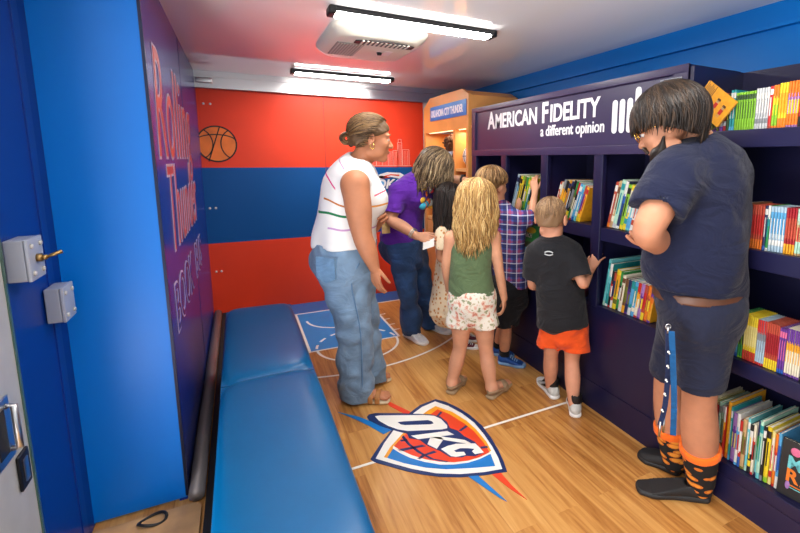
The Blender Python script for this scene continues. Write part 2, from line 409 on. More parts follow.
LOGO=[(0,'blue',[(0.41,2.405),(0.503,2.304),(0.554,2.223),(0.628,2.107),(0.578,2.09),(0.527,2.204),(0.483,2.288)]),
(0,'red',[(0.671,2.438),(0.7,2.373),(0.763,2.24),(0.781,2.192),(0.737,2.215),(0.687,2.332)]),
(0,'blue',[(0.816,1.638),(0.866,1.598),(0.9,1.407),(0.884,1.437)]),
(0,'red',[(0.925,1.576),(0.966,1.566),(0.967,1.475),(0.979,1.378),(0.95,1.464)]),
(1,'navy',[(0.948,2.281),(0.843,2.262),(0.742,2.199),(0.628,2.107),(0.544,2.02),(0.467,1.928),(0.477,1.9),(0.534,1.836),(0.589,1.774),(0.639,1.726),(0.711,1.669),(0.79,1.625),(0.891,1.588),(0.995,1.56),(1.017,1.626),(1.038,1.713),(1.055,1.811),(1.064,1.923),(1.052,2.04),(1.026,2.139),(0.99,2.225)]),
(2,'white',[(0.935,2.258),(0.845,2.237),(0.769,2.192),(0.629,2.092),(0.558,2.013),(0.49,1.919),(0.548,1.851),(0.618,1.773),(0.704,1.696),(0.797,1.642),(0.899,1.604),(0.984,1.584),(1.008,1.662),(1.024,1.746),(1.036,1.85),(1.039,1.967),(1.02,2.074),(0.983,2.18)]),
(3,'gold',[(0.918,2.209),(0.87,2.191),(0.818,2.164),(0.654,2.037),(0.575,1.969),(0.527,1.91),(0.539,1.898),(0.583,1.947),(0.66,2.024),(0.841,2.135),(0.915,2.173),(0.955,2.094),(0.987,1.983),(1.002,1.896),(1.0,1.785),(0.993,1.716),(1.003,1.718),(1.017,1.795),(1.019,1.907),(1.009,2.003),(0.977,2.114)]),
(3,'blue',[(0.585,1.952),(0.539,1.899),(0.598,1.826),(0.677,1.751),(0.754,1.699),(0.863,1.652),(0.965,1.615),(0.989,1.701),(0.926,1.691),(0.863,1.692),(0.801,1.712),(0.743,1.742),(0.684,1.794),(0.636,1.85),(0.605,1.906)]),
(4,'red',[(0.915,2.173),(0.841,2.135),(0.66,2.024),(0.591,1.964),(0.61,1.92),(0.648,1.856),(0.696,1.798),(0.748,1.754),(0.806,1.724),(0.87,1.704),(0.932,1.701),(0.991,1.71),(1.0,1.785),(1.002,1.896),(0.987,1.983),(0.955,2.094)]),
(5,'white',[(0.593,1.97),(0.612,1.926),(0.65,1.861),(0.698,1.802),(0.75,1.757),(0.806,1.724),(0.87,1.704),(0.932,1.701),(0.995,1.712),(0.991,1.7),(0.926,1.69),(0.863,1.692),(0.8,1.711),(0.742,1.74),(0.684,1.792),(0.635,1.849),(0.604,1.904),(0.584,1.954)]),
(5,'navy',[(0.919,2.144),(0.926,2.131),(0.876,2.091),(0.87,2.102)]),
(5,'navy',[(0.987,1.963),(0.99,1.946),(0.942,1.927),(0.931,1.936)]),
(5,'navy',[(0.969,1.769),(1.003,1.759),(1.0,1.745),(0.967,1.753)]),
(5,'navy',[(0.665,2.031),(0.671,1.951),(0.699,1.857),(0.733,1.79),(0.791,1.735),(0.773,1.741),(0.716,1.796),(0.679,1.872),(0.657,1.953),(0.651,2.019)]),
(5,'navy',[(0.6,1.935),(0.662,1.924),(0.721,1.914),(0.734,1.894),(0.665,1.905),(0.608,1.914)]),
(5,'navy',[(0.662,1.827),(0.692,1.841),(0.756,1.845),(0.764,1.827),(0.703,1.829),(0.673,1.815)]),
(5,'navy',[(0.636,2.001),(0.67,1.991),(0.67,1.976),(0.637,1.986)]),
(6,'navy',[(0.541,2.28),(0.557,2.298),(0.59,2.295),(0.713,2.231),(0.857,2.144),(0.898,2.101),(0.91,2.033),(0.902,1.977),(0.929,1.937),(0.937,1.882),(0.964,1.813),(0.964,1.721),(0.914,1.718),(0.877,1.739),(0.855,1.738),(0.805,1.766),(0.781,1.829),(0.743,1.891),(0.725,1.953),(0.682,1.994),(0.685,2.035),(0.643,2.084),(0.582,2.167),(0.543,2.245)]),
(7,'white',[(0.581,2.264),(0.608,2.259),(0.825,2.152),(0.871,2.12),(0.893,2.074),(0.898,2.005),(0.888,1.982),(0.859,1.985),(0.783,2.016),(0.697,2.053),(0.655,2.09),(0.618,2.145),(0.589,2.213)]),
(8,'navy',[(0.674,2.153),(0.707,2.144),(0.826,2.096),(0.841,2.075),(0.841,2.054),(0.821,2.055),(0.7,2.11),(0.683,2.125)]),
(7,'white',[(0.697,2.008),(0.719,1.964),(0.897,1.915),(0.878,1.96)]),
(7,'white',[(0.779,1.948),(0.821,1.908),(0.947,1.798),(0.925,1.851),(0.828,1.934)]),
(7,'white',[(0.825,1.934),(0.779,1.948),(0.746,1.905),(0.773,1.85),(0.832,1.904)]),
(7,'white',[(0.791,1.84),(0.831,1.847),(0.873,1.843),(0.959,1.803),(0.963,1.769),(0.964,1.721),(0.92,1.73),(0.917,1.755),(0.936,1.766),(0.911,1.785),(0.876,1.803),(0.842,1.8),(0.846,1.785),(0.881,1.77),(0.879,1.745),(0.831,1.753),(0.812,1.769)])]

def floor_logo():
    t = thing('floor_emblem', (.80, 1.92, 0), 'OKC basketball shield emblem on the wood floor at the half-court line', 'floor emblem')
    cm = {'navy': mat('emblem_navy', (10, 44, 100), rough=.35), 'white': M_PAINTW, 'gold': mat('emblem_gold', (240, 160, 30), rough=.35),
          'red': mat('emblem_red', (226, 66, 34), rough=.35), 'blue': mat('emblem_blue', (8, 118, 196), rough=.35)}
    ks = list(cm); L = {}
    nm = {0: 'lightning_streaks', 1: 'shield_border', 2: 'shield_field', 3: 'shield_bands', 4: 'ball_field', 5: 'ball_seams', 6: 'letter_border', 7: 'letters', 8: 'letter_counter'}
    for z, c, pl in LOGO:
        if z == 0:
            mb = MB(); mb.prism(pl, 'Z', .0010, .0028, ks.index(c)); mb.build('lightning_streak', list(cm.values()), t); continue
        mb = L.setdefault(z, MB()); mb.prism(pl, 'Z', .0010, .0028+z*.00045, ks.index(c))
    for z in L: L[z].build(nm[z], list(cm.values()), t)
floor_logo()

# ---- ceiling lamps
def led(x0, x1, y, label):
    t = thing('ceiling_lamp', ((x0+x1)/2, y, ZC), label, 'lamp', 'slim ceiling lamps')
    z = 2.088
    h = MB()
    prof = [(y-.036, ZC), (y-.042, z+.016), (y-.038, z+.006), (y+.038, z+.006), (y+.042, z+.016), (y+.036, ZC)]
    h.prism(prof, 'X', x0+.03, x1-.03)
    h.build('housing', M_DARK, t)
    for s, xa, xb in ((0, x0, x0+.035), (1, x1-.035, x1)):
        c = MB().box(xa, xb, y-.046, y+.046, z-.006, ZC, 0, .010); c.build('end_cap', M_BLACK, t)
    MB().box(x0+.036, x1-.036, y-.038, y+.038, z-.008, z+.010, 0, .005).build('diffuser', M_LAMP, t)
    area('lamp_light', ((x0+x1)/2, y, z-.02), (0, 0, 0), x1-x0-.1, .07, 8.0, (1.0, 0.97, 0.93))
led(.43, 1.345, 2.33, 'long white ceiling lamp nearest the viewer, above the air conditioner')
led(.43, 1.29, 4.03, 'shorter looking white ceiling lamp close to the back wall')
led(.43, 1.36, .75, 'unseen white ceiling lamp added overhead near the entrance doorway')  # out of view, added to light the near half of the room
led(.43, 1.36, -.55, 'unseen white ceiling lamp added at the near end of the vehicle')  # second added lamp, behind the viewer, for more light from the near end

# ---- ceiling air conditioner
def ac():
    x0, x1, y0, y1 = .49, 1.04, 2.50, 3.17
    t = thing('air_conditioner', ((x0+x1)/2, (y0+y1)/2, ZC), 'white rounded air conditioner unit with vents on the glossy ceiling', 'air conditioner')
    m = mat('warm_white_plastic', (226, 222, 208), rough=.4)
    zb, n = 2.056, 10
    def ringpts(ix, z, r):
        a0, a1, b0, b1 = x0+ix, x1-ix, y0+ix, y1-ix; P = []
        for cx_, cy_, s in ((a1-r, b1-r, 0), (a0+r, b1-r, 90), (a0+r, b0+r, 180), (a1-r, b0+r, 270)):
            for k in range(6):
                a = math.radians(s+18*k); P.append((cx_+r*math.cos(a), cy_+r*math.sin(a), z))
        return P
    rings = [ringpts(0, ZC, .09), ringpts(0, 2.105, .09), ringpts(.008, 2.090, .09), ringpts(.035, zb+.006, .10), ringpts(.055, zb, .10)]
    vs = [p for r in rings for p in r]; q = len(rings[0]); fs = []
    for i in range(len(rings)-1):
        for j in range(q): fs.append((i*q+j, (i+1)*q+j, (i+1)*q+(j+1) % q, i*q+(j+1) % q))
    fs.append(tuple((len(rings)-1)*q+j for j in range(q))[::-1])
    b = MB(); b.add(vs, fs, 0, True); b.build('shell', m, t)
    # grey return grille on the left end
    g = MB().box(.545, .70, 2.70, 3.02, zb-.004, zb+.01, 0, .003); gr = g.build('return_grille', mat('grille_grey', (150, 146, 136), rough=.5), t)
    s = MB()
    for k in range(9): s.box(.553+k*.0165, .560+k*.0165, 2.71, 3.01, zb-.007, zb)
    s.build('grille_slats', mat('grille_light', (196, 192, 182), rough=.5), gr)
    # dark louvre opening along the near side
    g = MB(); pl = [(.63+.34*k/14, 2.615-.045*math.sin(math.pi*k/14)) for k in range(15)]+[(.97-.34*k/14, 2.675+.012*math.sin(math.pi*k/14)) for k in range(15)]
    g.prism(pl, 'Z', zb-.006, zb+.012); lv = g.build('louvre_opening', M_BLACK, t)
    s = MB()
    for k in range(11): s.box(.662+k*.026, .672+k*.026, 2.59, 2.675, zb-.010, zb-.002)
    s.build('louvre_fins', m, lv)
    b = MB(); b.tube([(.83, 2.86, zb), (.83, 2.86, zb-.014)], [.017, .013], 16); b.build('control_knob', M_BLACK, t)
    b = MB().box(.85, .90, 2.80, 2.92, zb-.002, zb+.004, 0, .001); b.build('control_plate', M_WHITE, t)
ac()

# small bracket where ceiling trim meets the left wall
b = MB().box(XL+.01, XL+.13, YB-.10, YB-.04, 2.02, 2.062, 0, .008)
b = tag(b.build('trim_bracket', M_ALU), 'small metal bracket in the upper left corner of the back wall', 'bracket')

# ---- switch boxes on the jamb
def switch_box(y0, y1, z0, z1, dep, label, toggle):
    x0 = -.571
    t = thing('switch_box', (x0, (y0+y1)/2, z0), label, 'switch box', 'grey switch boxes by the doorway')
    m = mat('box_grey', (146, 152, 166), rough=.4)
    MB().box(x0, x0+dep-.010, y0, y1, z0, z1, 0, .004).build('case', m, t)
    c = MB().box(x0+dep-.009, x0+dep, y0-.001, y1+.001, z0-.001, z1+.001, 0, .003).build('cover_plate', mat('box_grey_light', (158, 164, 178), rough=.35), t)
    for y in (y0+.018, y1-.018):
        for z in (z0+.02, z1-.02):
            MB().tube([(x0+dep, y, z), (x0+dep+.005, y, z)], [.008, .006], 10).build('screw', M_STEEL, c)
    if toggle:
        s = MB(); yc, zc = (y0+y1)/2, (z0+z1)/2
        s.tube([(x0+dep, yc, zc), (x0+dep+.012, yc, zc)], .012, 8); s.tube([(x0+dep+.012, yc, zc), (x0+dep+.022, yc, zc)], .008, 10)
        s.tube([(x0+dep+.02, yc, zc), (x0+dep+.055, yc, zc+.014)], [.004, .006], 8)
        s.build('toggle_switch', mat('brass', (170, 140, 90), rough=.3, metal=1), t)
switch_box(1.622, 1.722, 1.062, 1.178, .052, 'grey switch box with a toggle lever on the blue wall by the doorway', True)
switch_box(1.846, 1.945, .872, .985, .048, 'plain grey box with four screws in the corner of the blue panel', False)

# ---- steel door frame post with latch at the left edge
def post():
    t = thing('door_frame_post', (-.6, 1.4, -.05), 'brushed steel door post with latch plates at the left edge', 'door post')
    MB().box(-.66, -.566, 1.36, 1.588, -.05, ZC).build('post', M_STEEL, t)
    MB().box(-.66, -.562, 1.588, 1.598, -.05, ZC).build('edge_gasket', mat('green_grey_gasket', (64, 92, 84), rough=.25), t)
    p = MB(); p.box(-.566, -.560, 1.405, 1.505, .635, .80, 0, .004); h = p.build('latch_plate', M_ALU, t)
    MB().box(-.5605, -.558, 1.420, 1.468, .66, .775).build('latch_slot', M_BLACK, h)
    b = MB(); b.tube([(-.56, 1.485, .66), (-.545, 1.485, .66), (-.545, 1.485, .775), (-.56, 1.485, .775)], .008, 8); b.build('latch_bar', M_ALU, h)
    p = MB().box(-.566, -.558, 1.502, 1.565, .52, .62, 0, .006); k = p.build('keeper_plate', M_BLACK, t)
    MB().box(-.558, -.5555, 1.521, 1.546, .538, .602, 0, .003).build('keeper_insert', M_ALU, k)
post()

# ---- plywood hatch at the foot of the blue panel
def hatch():
    t = thing('floor_hatch', (-.37, 1.8, 0), 'plywood hatch board with a black cord loop below the blue panel', 'hatch')
    m = mat('plywood', (196, 150, 98), rough=.5, var=.2, vscale=9)
    P = [(-.56, 1.3), (-.215, 1.3), (-.215, 1.93), (-.222, 1.955), (-.245, 1.965), (-.56, 1.965)]
    MB().prism(P, 'Z', .0005, .022).build('board', m, t)
    c = [(-.375+.045*math.cos(a), 1.925+.03*math.sin(a), .028+.006*math.sin(2*a)) for a in np.linspace(0, 2*math.pi, 22)]
    MB().tube(c, .0055, 8).build('cord_loop', M_BLACK, t)
hatch()

# ---- blue padded bench
def bench(y0, y1, label):
    x0, x1, zt = -.125, .262, .452
    t = thing('bench', ((x0+x1)/2, (y0+y1)/2, 0), label, 'bench', 'blue padded benches along the left wall')
    mv = mat('blue_vinyl', (0, 82, 130), rough=.32, spec=.4, var=.05, vscale=6, bump=.05, bscale=260)
    MB().box(x0+.03, x1-.03, y0+.004, y1-.004, 0.0, .355).build('base_box', mat('bench_base', (20, 40, 84), rough=.5), t)
    bm = bmesh.new(); bmesh.ops.create_grid(bm, x_segments=18, y_segments=34, size=1)
    mb = MB(); nx, ny = 19, 35; vs = []
    # cushion as a superellipse-edged pad
    def pad(u, v):
        ex = (abs(u)**7+abs(v)**9)
        return max(0, 1-ex)
    top = []
    for j in range(ny):
        for i in range(nx):
            u = math.sin((i/(nx-1)*2-1)*math.pi/2); v = math.sin((j/(ny-1)*2-1)*math.pi/2)
            h = pad(u, v)**.35
            uu = u*(1-.0*h); x = (x0+x1)/2+uu*(x1-x0)/2; y = (y0+y1)/2+v*(y1-y0)/2
            top.append((x, y, zt-.035+.035*h+.004*math.sin(9*x+3*y)*h))
    bm.free()
    mb.add(top, [(j*nx+i, j*nx+i+1, (j+1)*nx+i+1, (j+1)*nx+i) for j in range(ny-1) for i in range(nx-1)], 0, True)
    rim = [i for i in range(nx)]+[j*nx+nx-1 for j in range(1, ny)]+[(ny-1)*nx+i for i in range(nx-2, -1, -1)]+[j*nx for j in range(ny-2, 0, -1)]
    n0 = len(mb.v); q = len(rim)
    mid = [top[k] for k in rim]
    mb.add([(p[0], p[1], p[2]) for p in mid]+[(p[0], p[1], .37) for p in mid]+[((p[0]-(x0+x1)/2)*.95+(x0+x1)/2, p[1], .356) for p in mid],
           [(a, (a+1) % q, q+(a+1) % q, q+a)[::-1] for a in range(q)]+[(q+a, q+(a+1) % q, 2*q+(a+1) % q, 2*q+a)[::-1] for a in range(q)], 0, True)
    mb.build('cushion', mv, t)
bench(.92, 2.112, 'long blue padded bench seat at the near end of the left wall')
bench(2.118, 3.20, 'short blue padded bench seat at the far end, below the mural')

# ------------------------------------------------------------------ bookcases
XF, XBK = 1.70, 2.05
UPR = [(3.203, 3.275), (2.745, 2.815), (2.262, 2.330), (1.785, 1.852), (1.310, 1.375)]   # face-frame uprights, far to near
def bookcase():
    t = thing('bookcase', (1.87, 2.29, 0), 'long navy bookcase with cubbies under a white lettered sign header', 'bookcase')
    y0, y1 = 1.310, 3.275
    def part(n, m=M_NAVY): return lambda *a, **k: MB().box(*a, **k).build(n, m, t)
    part('back_panel')(XBK-.015, XBK, y0, y1, 0, 1.80)
    part('side_panel')(XF, XBK-.015, y0, y0+.022, 0, 1.80); part('side_panel')(XF, XBK-.015, y1-.022, y1, 0, 1.80)
    part('top_panel', M_HEADER)(XF, XBK-.015, y0+.022, y1-.022, 1.775, 1.80)
    for k_, (a, b) in enumerate(UPR):
        part('upright')(XF-.002, XF+.028, a, b, .16 if k_ in (0, 4) else .60, 1.47, bev=.003)
    for a, b in UPR[1:-1]:
        part('divider')(XF+.028, XBK-.015, (a+b)/2-.01, (a+b)/2+.01, .55, 1.47)
    # shelves with front rail
    part('shelf')(XF+.004, XBK-.015, y0+.022, y1-.022, .975, 1.045)
    part('shelf')(XF+.004, XBK-.015, y0+.022, y1-.022, .545, .612)
    # lower front: framed panels over a toe board
    part('lower_panel')(XF+.006, XF+.03, y0+.022, y1-.022, .14, .545)
    part('bottom_rail')(XF+.001, XF+.012, y0+.022, y1-.022, .0, .158)
    part('toe_board')(XF+.012, XF+.03, y0+.022, y1-.022, 0, .14)
    # header with recessed sign field
    MB().box(XF+.010, XF+.028, y0+.022, y1-.022, 1.47, 1.775).build('sign_board', M_HEADER, t)
    f = MB(); f.box(XF-.004, XF+.010, y0, y1, 1.430, 1.475, 0, .002); f.box(XF-.004, XF+.010, y0, y1, 1.768, 1.803, 0, .002)
    f.box(XF-.004, XF+.010, y0, y0+.07, 1.475, 1.768); f.box(XF-.004, XF+.010, y1-.055, y1, 1.475, 1.768)
    f.build('header_frame', M_HEADER, t)
    mw = mat('sign_white', (238, 238, 240), rough=.4)
    X = XF+.010
    d, u = (0, -1, 0), (0, 0, 1)
    y = 3.03
    for word, big in (('AMERICAN', 1), ('FIDELITY', 1)):
        L = MB(); text_mb(L, word[0], .172, (X, y, 1.632), d, u, .002, xs=.84, bold=.0045); y -= .106 if word[0] == 'A' else .084
        wd = text_mb(L, word[1:], .142, (X, y, 1.632), d, u, .002, xs=.87, bold=.0035); y -= wd+.050
        L.build('sign_lettering', mw, t)
    L = MB(); text_mb(L, 'a different opinion', .090, (X, 1.795, 1.548), d, u, .002, xs=.84, bold=.0012, align='RIGHT')
    L.build('tagline_lettering', mw, t)
    L = MB()
    def bar(yc, z0, z1, r=.017):
        P = [(yc+r*math.cos(a), z1-r+r*math.sin(a)) for a in np.linspace(0, math.pi, 9)]+[(yc+r*math.cos(a), z0+r+r*math.sin(a)) for a in np.linspace(math.pi, 2*math.pi, 9)]
        L.prism(P, 'X', X-.002, X)
    for k in range(3): bar(1.728-k*.049, 1.535, 1.700)
    bar(1.728-3*.049, 1.585, 1.745); bar(1.728-3*.049, 1.530, 1.566, .0175)
    L.build('sign_emblem', mw, t)
bookcase()
m, nt, b = quick_nodes('clear_plastic'); b.inputs['Base Color'].default_value = rgb(226, 232, 240); b.inputs['Transmission Weight'].default_value = .75; b.inputs['Roughness'].default_value = .12; b.inputs['IOR'].default_value = 1.2
tag(MB().box(XF-.009, XF-.0062, 1.335, 1.445, 1.60, 1.748).box(XF-.010, XF-.006, 1.335, 1.445, 1.748, 1.752).build('plastic_sleeve', m), 'clear plastic sleeve on the sign header just above the man\'s head', 'sleeve')

def open_shelves():
    t = thing('bookcase', (1.87, .65, 0), 'open navy shelving with four rows of books behind the man', 'bookcase')
    y0, y1 = -.30, 1.306
    def part(n, m=M_NAVY): return lambda *a, **k: MB().box(*a, **k).build(n, m, t)
    part('back_panel')(XBK-.015, XBK, y0, y1, 0, 1.79)
    part('side_panel')(XF+.004, XBK-.015, y1-.02, y1, 0, 1.79); part('side_panel')(XF+.004, XBK-.015, y0, y0+.02, 0, 1.79)
    for z, th in ((1.515, .065), (1.068, .072), (.622, .06), (.165, .05)):
        part('shelf')(XF+.02, XBK-.015, y0+.02, y1-.02, z-.02, z)
        part('shelf_lip')(XF, XF+.02, y0+.02, y1-.02, z-th, z+.002, bev=.003)
    part('base_board')(XF, XF+.02, y0+.02, y1-.02, 0, .115)
open_shelves()

# ------------------------------------------------------------------ display cabinet at the far right
def display():
    ya, yb = 3.345, 4.335
    t = thing('display_cabinet', (1.87, 3.84, 0), 'honey maple display cabinet with lit shelves and a small blue sign on top', 'cabinet')
    mw = mat('honey_maple', (226, 156, 84), rough=.38, var=.10, vscale=5)
    mi = mat('honey_maple_inside', (232, 176, 104), rough=.45)
    def part(n, m=mw): return lambda *a, **k: MB().box(*a, **k).build(n, m, t)
    # header with clipped corners
    P = [(ya, 1.66), (yb, 1.66), (yb, 1.90), (yb-.16, 1.985), (ya+.12, 1.985), (ya, 1.93)]
    MB().prism(P, 'X', 1.70, 1.725).build('header_board', mw, t)
    MB().prism([(ya+.005, 1.68), (yb-.005, 1.68), (yb-.005, 1.9), (yb-.16, 1.975), (ya+.12, 1.975), (ya+.005, 1.925)], 'X', 1.726, 2.18).build('crown_box', mw, t)
    part('side_panel')(1.725, 2.16, yb-.02, yb, 0, 1.66); part('side_panel')(1.725, 2.16, ya, ya+.02, 0, 1.66)
    part('back_panel', mi)(2.16, 2.18, ya, yb, 0, 1.66)
    part('upright')(1.70, 2.16, 3.60, 3.64, .80, 1.66)
    part('face_stile')(1.70, 1.725, yb-.05, yb, 0, 1.66); part('face_stile')(1.70, 1.725, ya, ya+.04, 0, 1.66)
    part('shelf', mi)(1.71, 2.16, ya+.02, yb-.02, 1.30, 1.325)
    part('shelf', mi)(1.71, 2.16, ya+.02, yb-.02, .80, .83)
    for a, b in ((ya+.05, 3.83), (3.84, yb-.06)):
        dr = part('door')(1.702, 1.725, a, b, .08, .79, bev=.004)
        MB().tube([(1.702, b-.05 if a < 3.7 else a+.05, .60), (1.688, b-.05 if a < 3.7 else a+.05, .60)], [.007, .011], 10).build('knob', M_ALU, dr)
    part('plinth')(1.715, 1.725, ya, yb, 0, .08)
    for a, b in ((ya+.06, 3.58), (3.66, yb-.08)):
        part('shelf_light', mat('shelf_strip_light', (255, 240, 210), emit=(255, 226, 176), estr=3.0))(1.728, 1.738, a, b, 1.654, 1.659)
    area('shelf_light_glow', (1.80, 3.98, 1.640), (0, 0, 0), .06, .5, 2.2, (1, .86, .62)); area('shelf_light_glow', (1.80, 3.48, 1.640), (0, 0, 0), .06, .2, 1.2, (1, .86, .62))
    s = MB().box(1.692, 1.70, 3.375, 4.145, 1.765, 1.895, 0, .002).build('sign_plate', mat('sign_blue', (10, 120, 196), rough=.35), t)
    L = MB(); text_mb(L, 'OKLAHOMA CITY THUNDER', .088, (1.692, 4.12, 1.798), (0, -1, 0), (0, 0, 1), .002, xs=.60, bold=.003)
    L.build('sign_lettering', mat('sign_white', (238, 238, 240)), s)
    # white ball on the right hand shelf
    c = (1.83, 3.475, 1.325+.105)
    b = MB(); b.ball(c, .105, 0, 28, 18); o = b.build('ball', mat('white_ball', (236, 232, 226), rough=.45)); tag(o, 'white ball with grey seams on the display cabinet shelf', 'ball')
    s = MB()
    for ax in range(3):
        P = []
        for a in np.linspace(0, 2*math.pi, 40):
            q = np.zeros(3); q[ax] = math.cos(a); q[(ax+1) % 3] = math.sin(a); q[(ax+2) % 3] = .0; P.append(np.array(c)+0.1058*q)
        s.tube(P, .003, 5)
    s.build('seam', mat('ball_grey', (92, 92, 104), rough=.5), o)
    # plain shaggy soft toy
    t2 = thing('soft_toy', (1.80, 3.90, 1.325), 'small shaggy brown soft toy in a white and blue top on the lit shelf', 'toy')
    x, y, z = 1.80, 3.86, 1.325
    b = MB(); b.ball((x, y, z+.085), .075, 0, 16, 12, (.9, 1, 1.15)); b.build('body', mat('toy_top', (196, 206, 226), rough=.9), t2)
    b = MB()
    for s_ in (-1, 1): b.ball((x-.05, y+s_*.05, z+.03), .033, 0, 12, 8, (1.4, .9, .9)); b.ball((x-.02, y+s_*.085, z+.10), .028, 0, 12, 8, (1, .9, 1.6))
    b.build('limbs', mat('toy_brown', (92, 58, 36), rough=.95, var=.4, vscale=60), t2)
    b = MB(); b.ball((x, y, z+.22), .078, 0, 16, 12)
    rr = random.Random(3)
    for k in range(90):
        th = math.acos(1-2*rr.random()); ph = rr.random()*6.28
        b.ball((x+.074*math.sin(th)*math.cos(ph), y+.074*math.sin(th)*math.sin(ph), z+.225+.074*math.cos(th)), .017, 0, 6, 4)
    b.build('shaggy_head', mat('toy_brown', (92, 58, 36)), t2)
    b = MB()
    for s_ in (-1, 1): b.ball((x-.088, y+s_*.026, z+.23), .009, 0, 8, 6)
    b.build('eyes', M_BLACK, t2)
display()

# ------------------------------------------------------------------ books
PAL = {'red': (196, 36, 34), 'crimson': (158, 22, 36), 'brick-red': (186, 72, 50), 'orange': (236, 122, 30), 'amber': (240, 166, 34), 'yellow': (236, 206, 40), 'pale yellow': (236, 220, 140),
       'lime-green': (132, 190, 44), 'green': (40, 140, 66), 'dark green': (44, 74, 40), 'olive': (110, 112, 44), 'teal': (28, 146, 150), 'aqua': (110, 200, 206), 'sky-blue': (84, 164, 214), 'blue': (34, 90, 176),
       'navy': (30, 44, 92), 'pale blue': (170, 196, 214), 'purple': (104, 52, 146), 'lilac': (164, 118, 186), 'pink': (226, 110, 150), 'white': (232, 230, 224), 'light grey': (196, 198, 200), 'grey': (130, 132, 138),
       'black': (26, 24, 28), 'tan': (198, 160, 112), 'brown': (112, 72, 44), 'cream': (236, 226, 200), 'mint': (176, 220, 196)}
def bmat(c): return mat('cover '+c, tuple(int(x*.88) for x in PAL[c]), rough=.42, spec=.4, var=.12, vscale=60)
M_PAGE = mat('book_pages', (230, 222, 204), rough=.8, var=.06, vscale=300)
_bc = {}
def book_meshes(h, t, d, cov, band, title, lay):
    k = (round(h, 3), round(t, 4), round(d, 3), cov, band, title, lay)
    if k in _bc: return _bc[k]
    b = MB(); w_ = min(.0016, t*.18)
    # cover: spine (at -x) and two boards; the spine is cut into coloured zones
    zones = {0: [(0, .10, 1), (.10, .80, 0), (.80, .93, 2), (.93, 1, 0)], 1: [(0, .22, 2), (.22, .34, 0), (.34, .78, 1), (.78, 1, 0)], 2: [(0, .06, 2), (.06, .55, 0), (.55, .70, 1), (.70, 1, 2)],
             3: [(0, .14, 0), (.14, .26, 2), (.26, .40, 0), (.40, .88, 1), (.88, 1, 0)], 4: [(0, .05, 1), (.05, .30, 0), (.30, .60, 2), (.60, .66, 1), (.66, 1, 0)]}[lay]
    q5 = [(-.5, 1), (-.36, .38), (-.14, .05), (.14, .05), (.36, .38), (.5, 1)]; bl = min(.0035, t*.4)
    for a, e, mi in zones:      # rounded spine
        P_ = [(y_*t, x_*bl) for y_, x_ in q5]; n_ = len(P_)
        vs = [(x_, y_, h*a) for y_, x_ in P_]+[(x_, y_, h*e) for y_, x_ in P_]+[(.005, -t/2, h*a), (.005, t/2, h*a), (.005, -t/2, h*e), (.005, t/2, h*e)]
        fs = [(j+1, j, n_+j, n_+j+1) for j in range(n_-1)]
        fs += [tuple(range(n_))+(2*n_+1, 2*n_), tuple(range(2*n_-1, n_-1, -1))+(2*n_+2, 2*n_+3)]
        b.add(vs, fs, mi)
    # slim printed title running up the spine
    b.box(-.0003, .0006, -t*.15, t*.15, h*.30, h*.74, 2 if lay in (0, 3) else 1)
    for s in (-1, 1): b.box(.0035, d, s*t/2, s*(t/2-w_), 0, h, 0)
    def mk(mb, name, mats):
        me = bpy.data.meshes.new(name); me.from_pydata(mb.v, [], mb.f)
        for m in mats: me.materials.append(m)
        me.polygons.foreach_set('material_index', mb.m); me.update(); return me
    c = mk(b, 'book', [bmat(cov), bmat(band), bmat(title)])
    p = MB(); p.box(.005, d-.003, -t/2+w_, t/2-w_, .003, h-.003)
    _bc[k] = (c, mk(p, 'pages', [M_PAGE])); return _bc[k]
ORD = ['first', 'second', 'third', 'fourth', 'fifth', 'sixth', 'seventh', 'eighth', 'ninth', 'tenth', 'eleventh', 'twelfth', 'thirteenth', 'fourteenth', 'fifteenth', 'sixteenth', 'seventeenth', 'eighteenth', 'nineteenth', 'twentieth']
def ordinal(i):
    if i < 20: return ORD[i]
    ten = {2: 'twenty', 3: 'thirty', 4: 'forty', 5: 'fifty'}[(i+1)//10]
    r = (i+1) % 10
    return (ten[:-1]+'ieth') if r == 0 else ten+'-'+ORD[r-1]
def put_book(loc, h, t, d, cov, band, title, lay, label, group, rot=(0, 0, 0)):
    c, p = book_meshes(h, t, d, cov, band, title, lay)
    o = bpy.data.objects.new('book', c); COL.objects.link(o); o.location = loc; o.rotation_euler = rot
    q = bpy.data.objects.new('pages', p); COL.objects.link(q); q.parent = o
    tag(o, label, 'book', group); return o
def row(books, y, z, x, where, group, lean=0.0, end=None, jit=.002):
    """books run from far (photo left) to near (photo right); lean > 0 tips the tops toward the viewer's right"""
    rr = random.Random(len(group)*31+len(books)); out = []
    for i, (h, t, d, cov, band, title, lay) in enumerate(books):
        c = math.cos(lean)
        step = t/c if lean else t
        # leaning about the lower near edge: rest the lower corner on the shelf
        yc = y-step/2
        zz = z+(abs(math.sin(lean))*t/2 if lean else 0)+.0008
        lab = f'{cov} book with {band if band != cov else title} band, {ordinal(i)} from left {where}'
        out.append(put_book((x+rr.uniform(0, jit), yc, zz), h, t-.0006, d, cov, band, title, lay, lab, group, (lean, 0, 0)))
        y -= step+.0004
    return y
def run(n, h, t, d, cov, band, title, lay): return [(h, t, d, cov, band, title, lay)]*n
def mix(rr, n, hs, ts, d, names):
    o = []
    for i in range(n):
        a, b, c = rr.choice(names), rr.choice(names), rr.choice(['white', 'cream', 'black', 'yellow', 'light grey'])
        o.append((rr.uniform(*hs), rr.uniform(*ts), d+rr.uniform(-.01, .01), a, b, c, rr.randrange(5)))
    return o
rr = random.Random(11)
XS = XF+.022
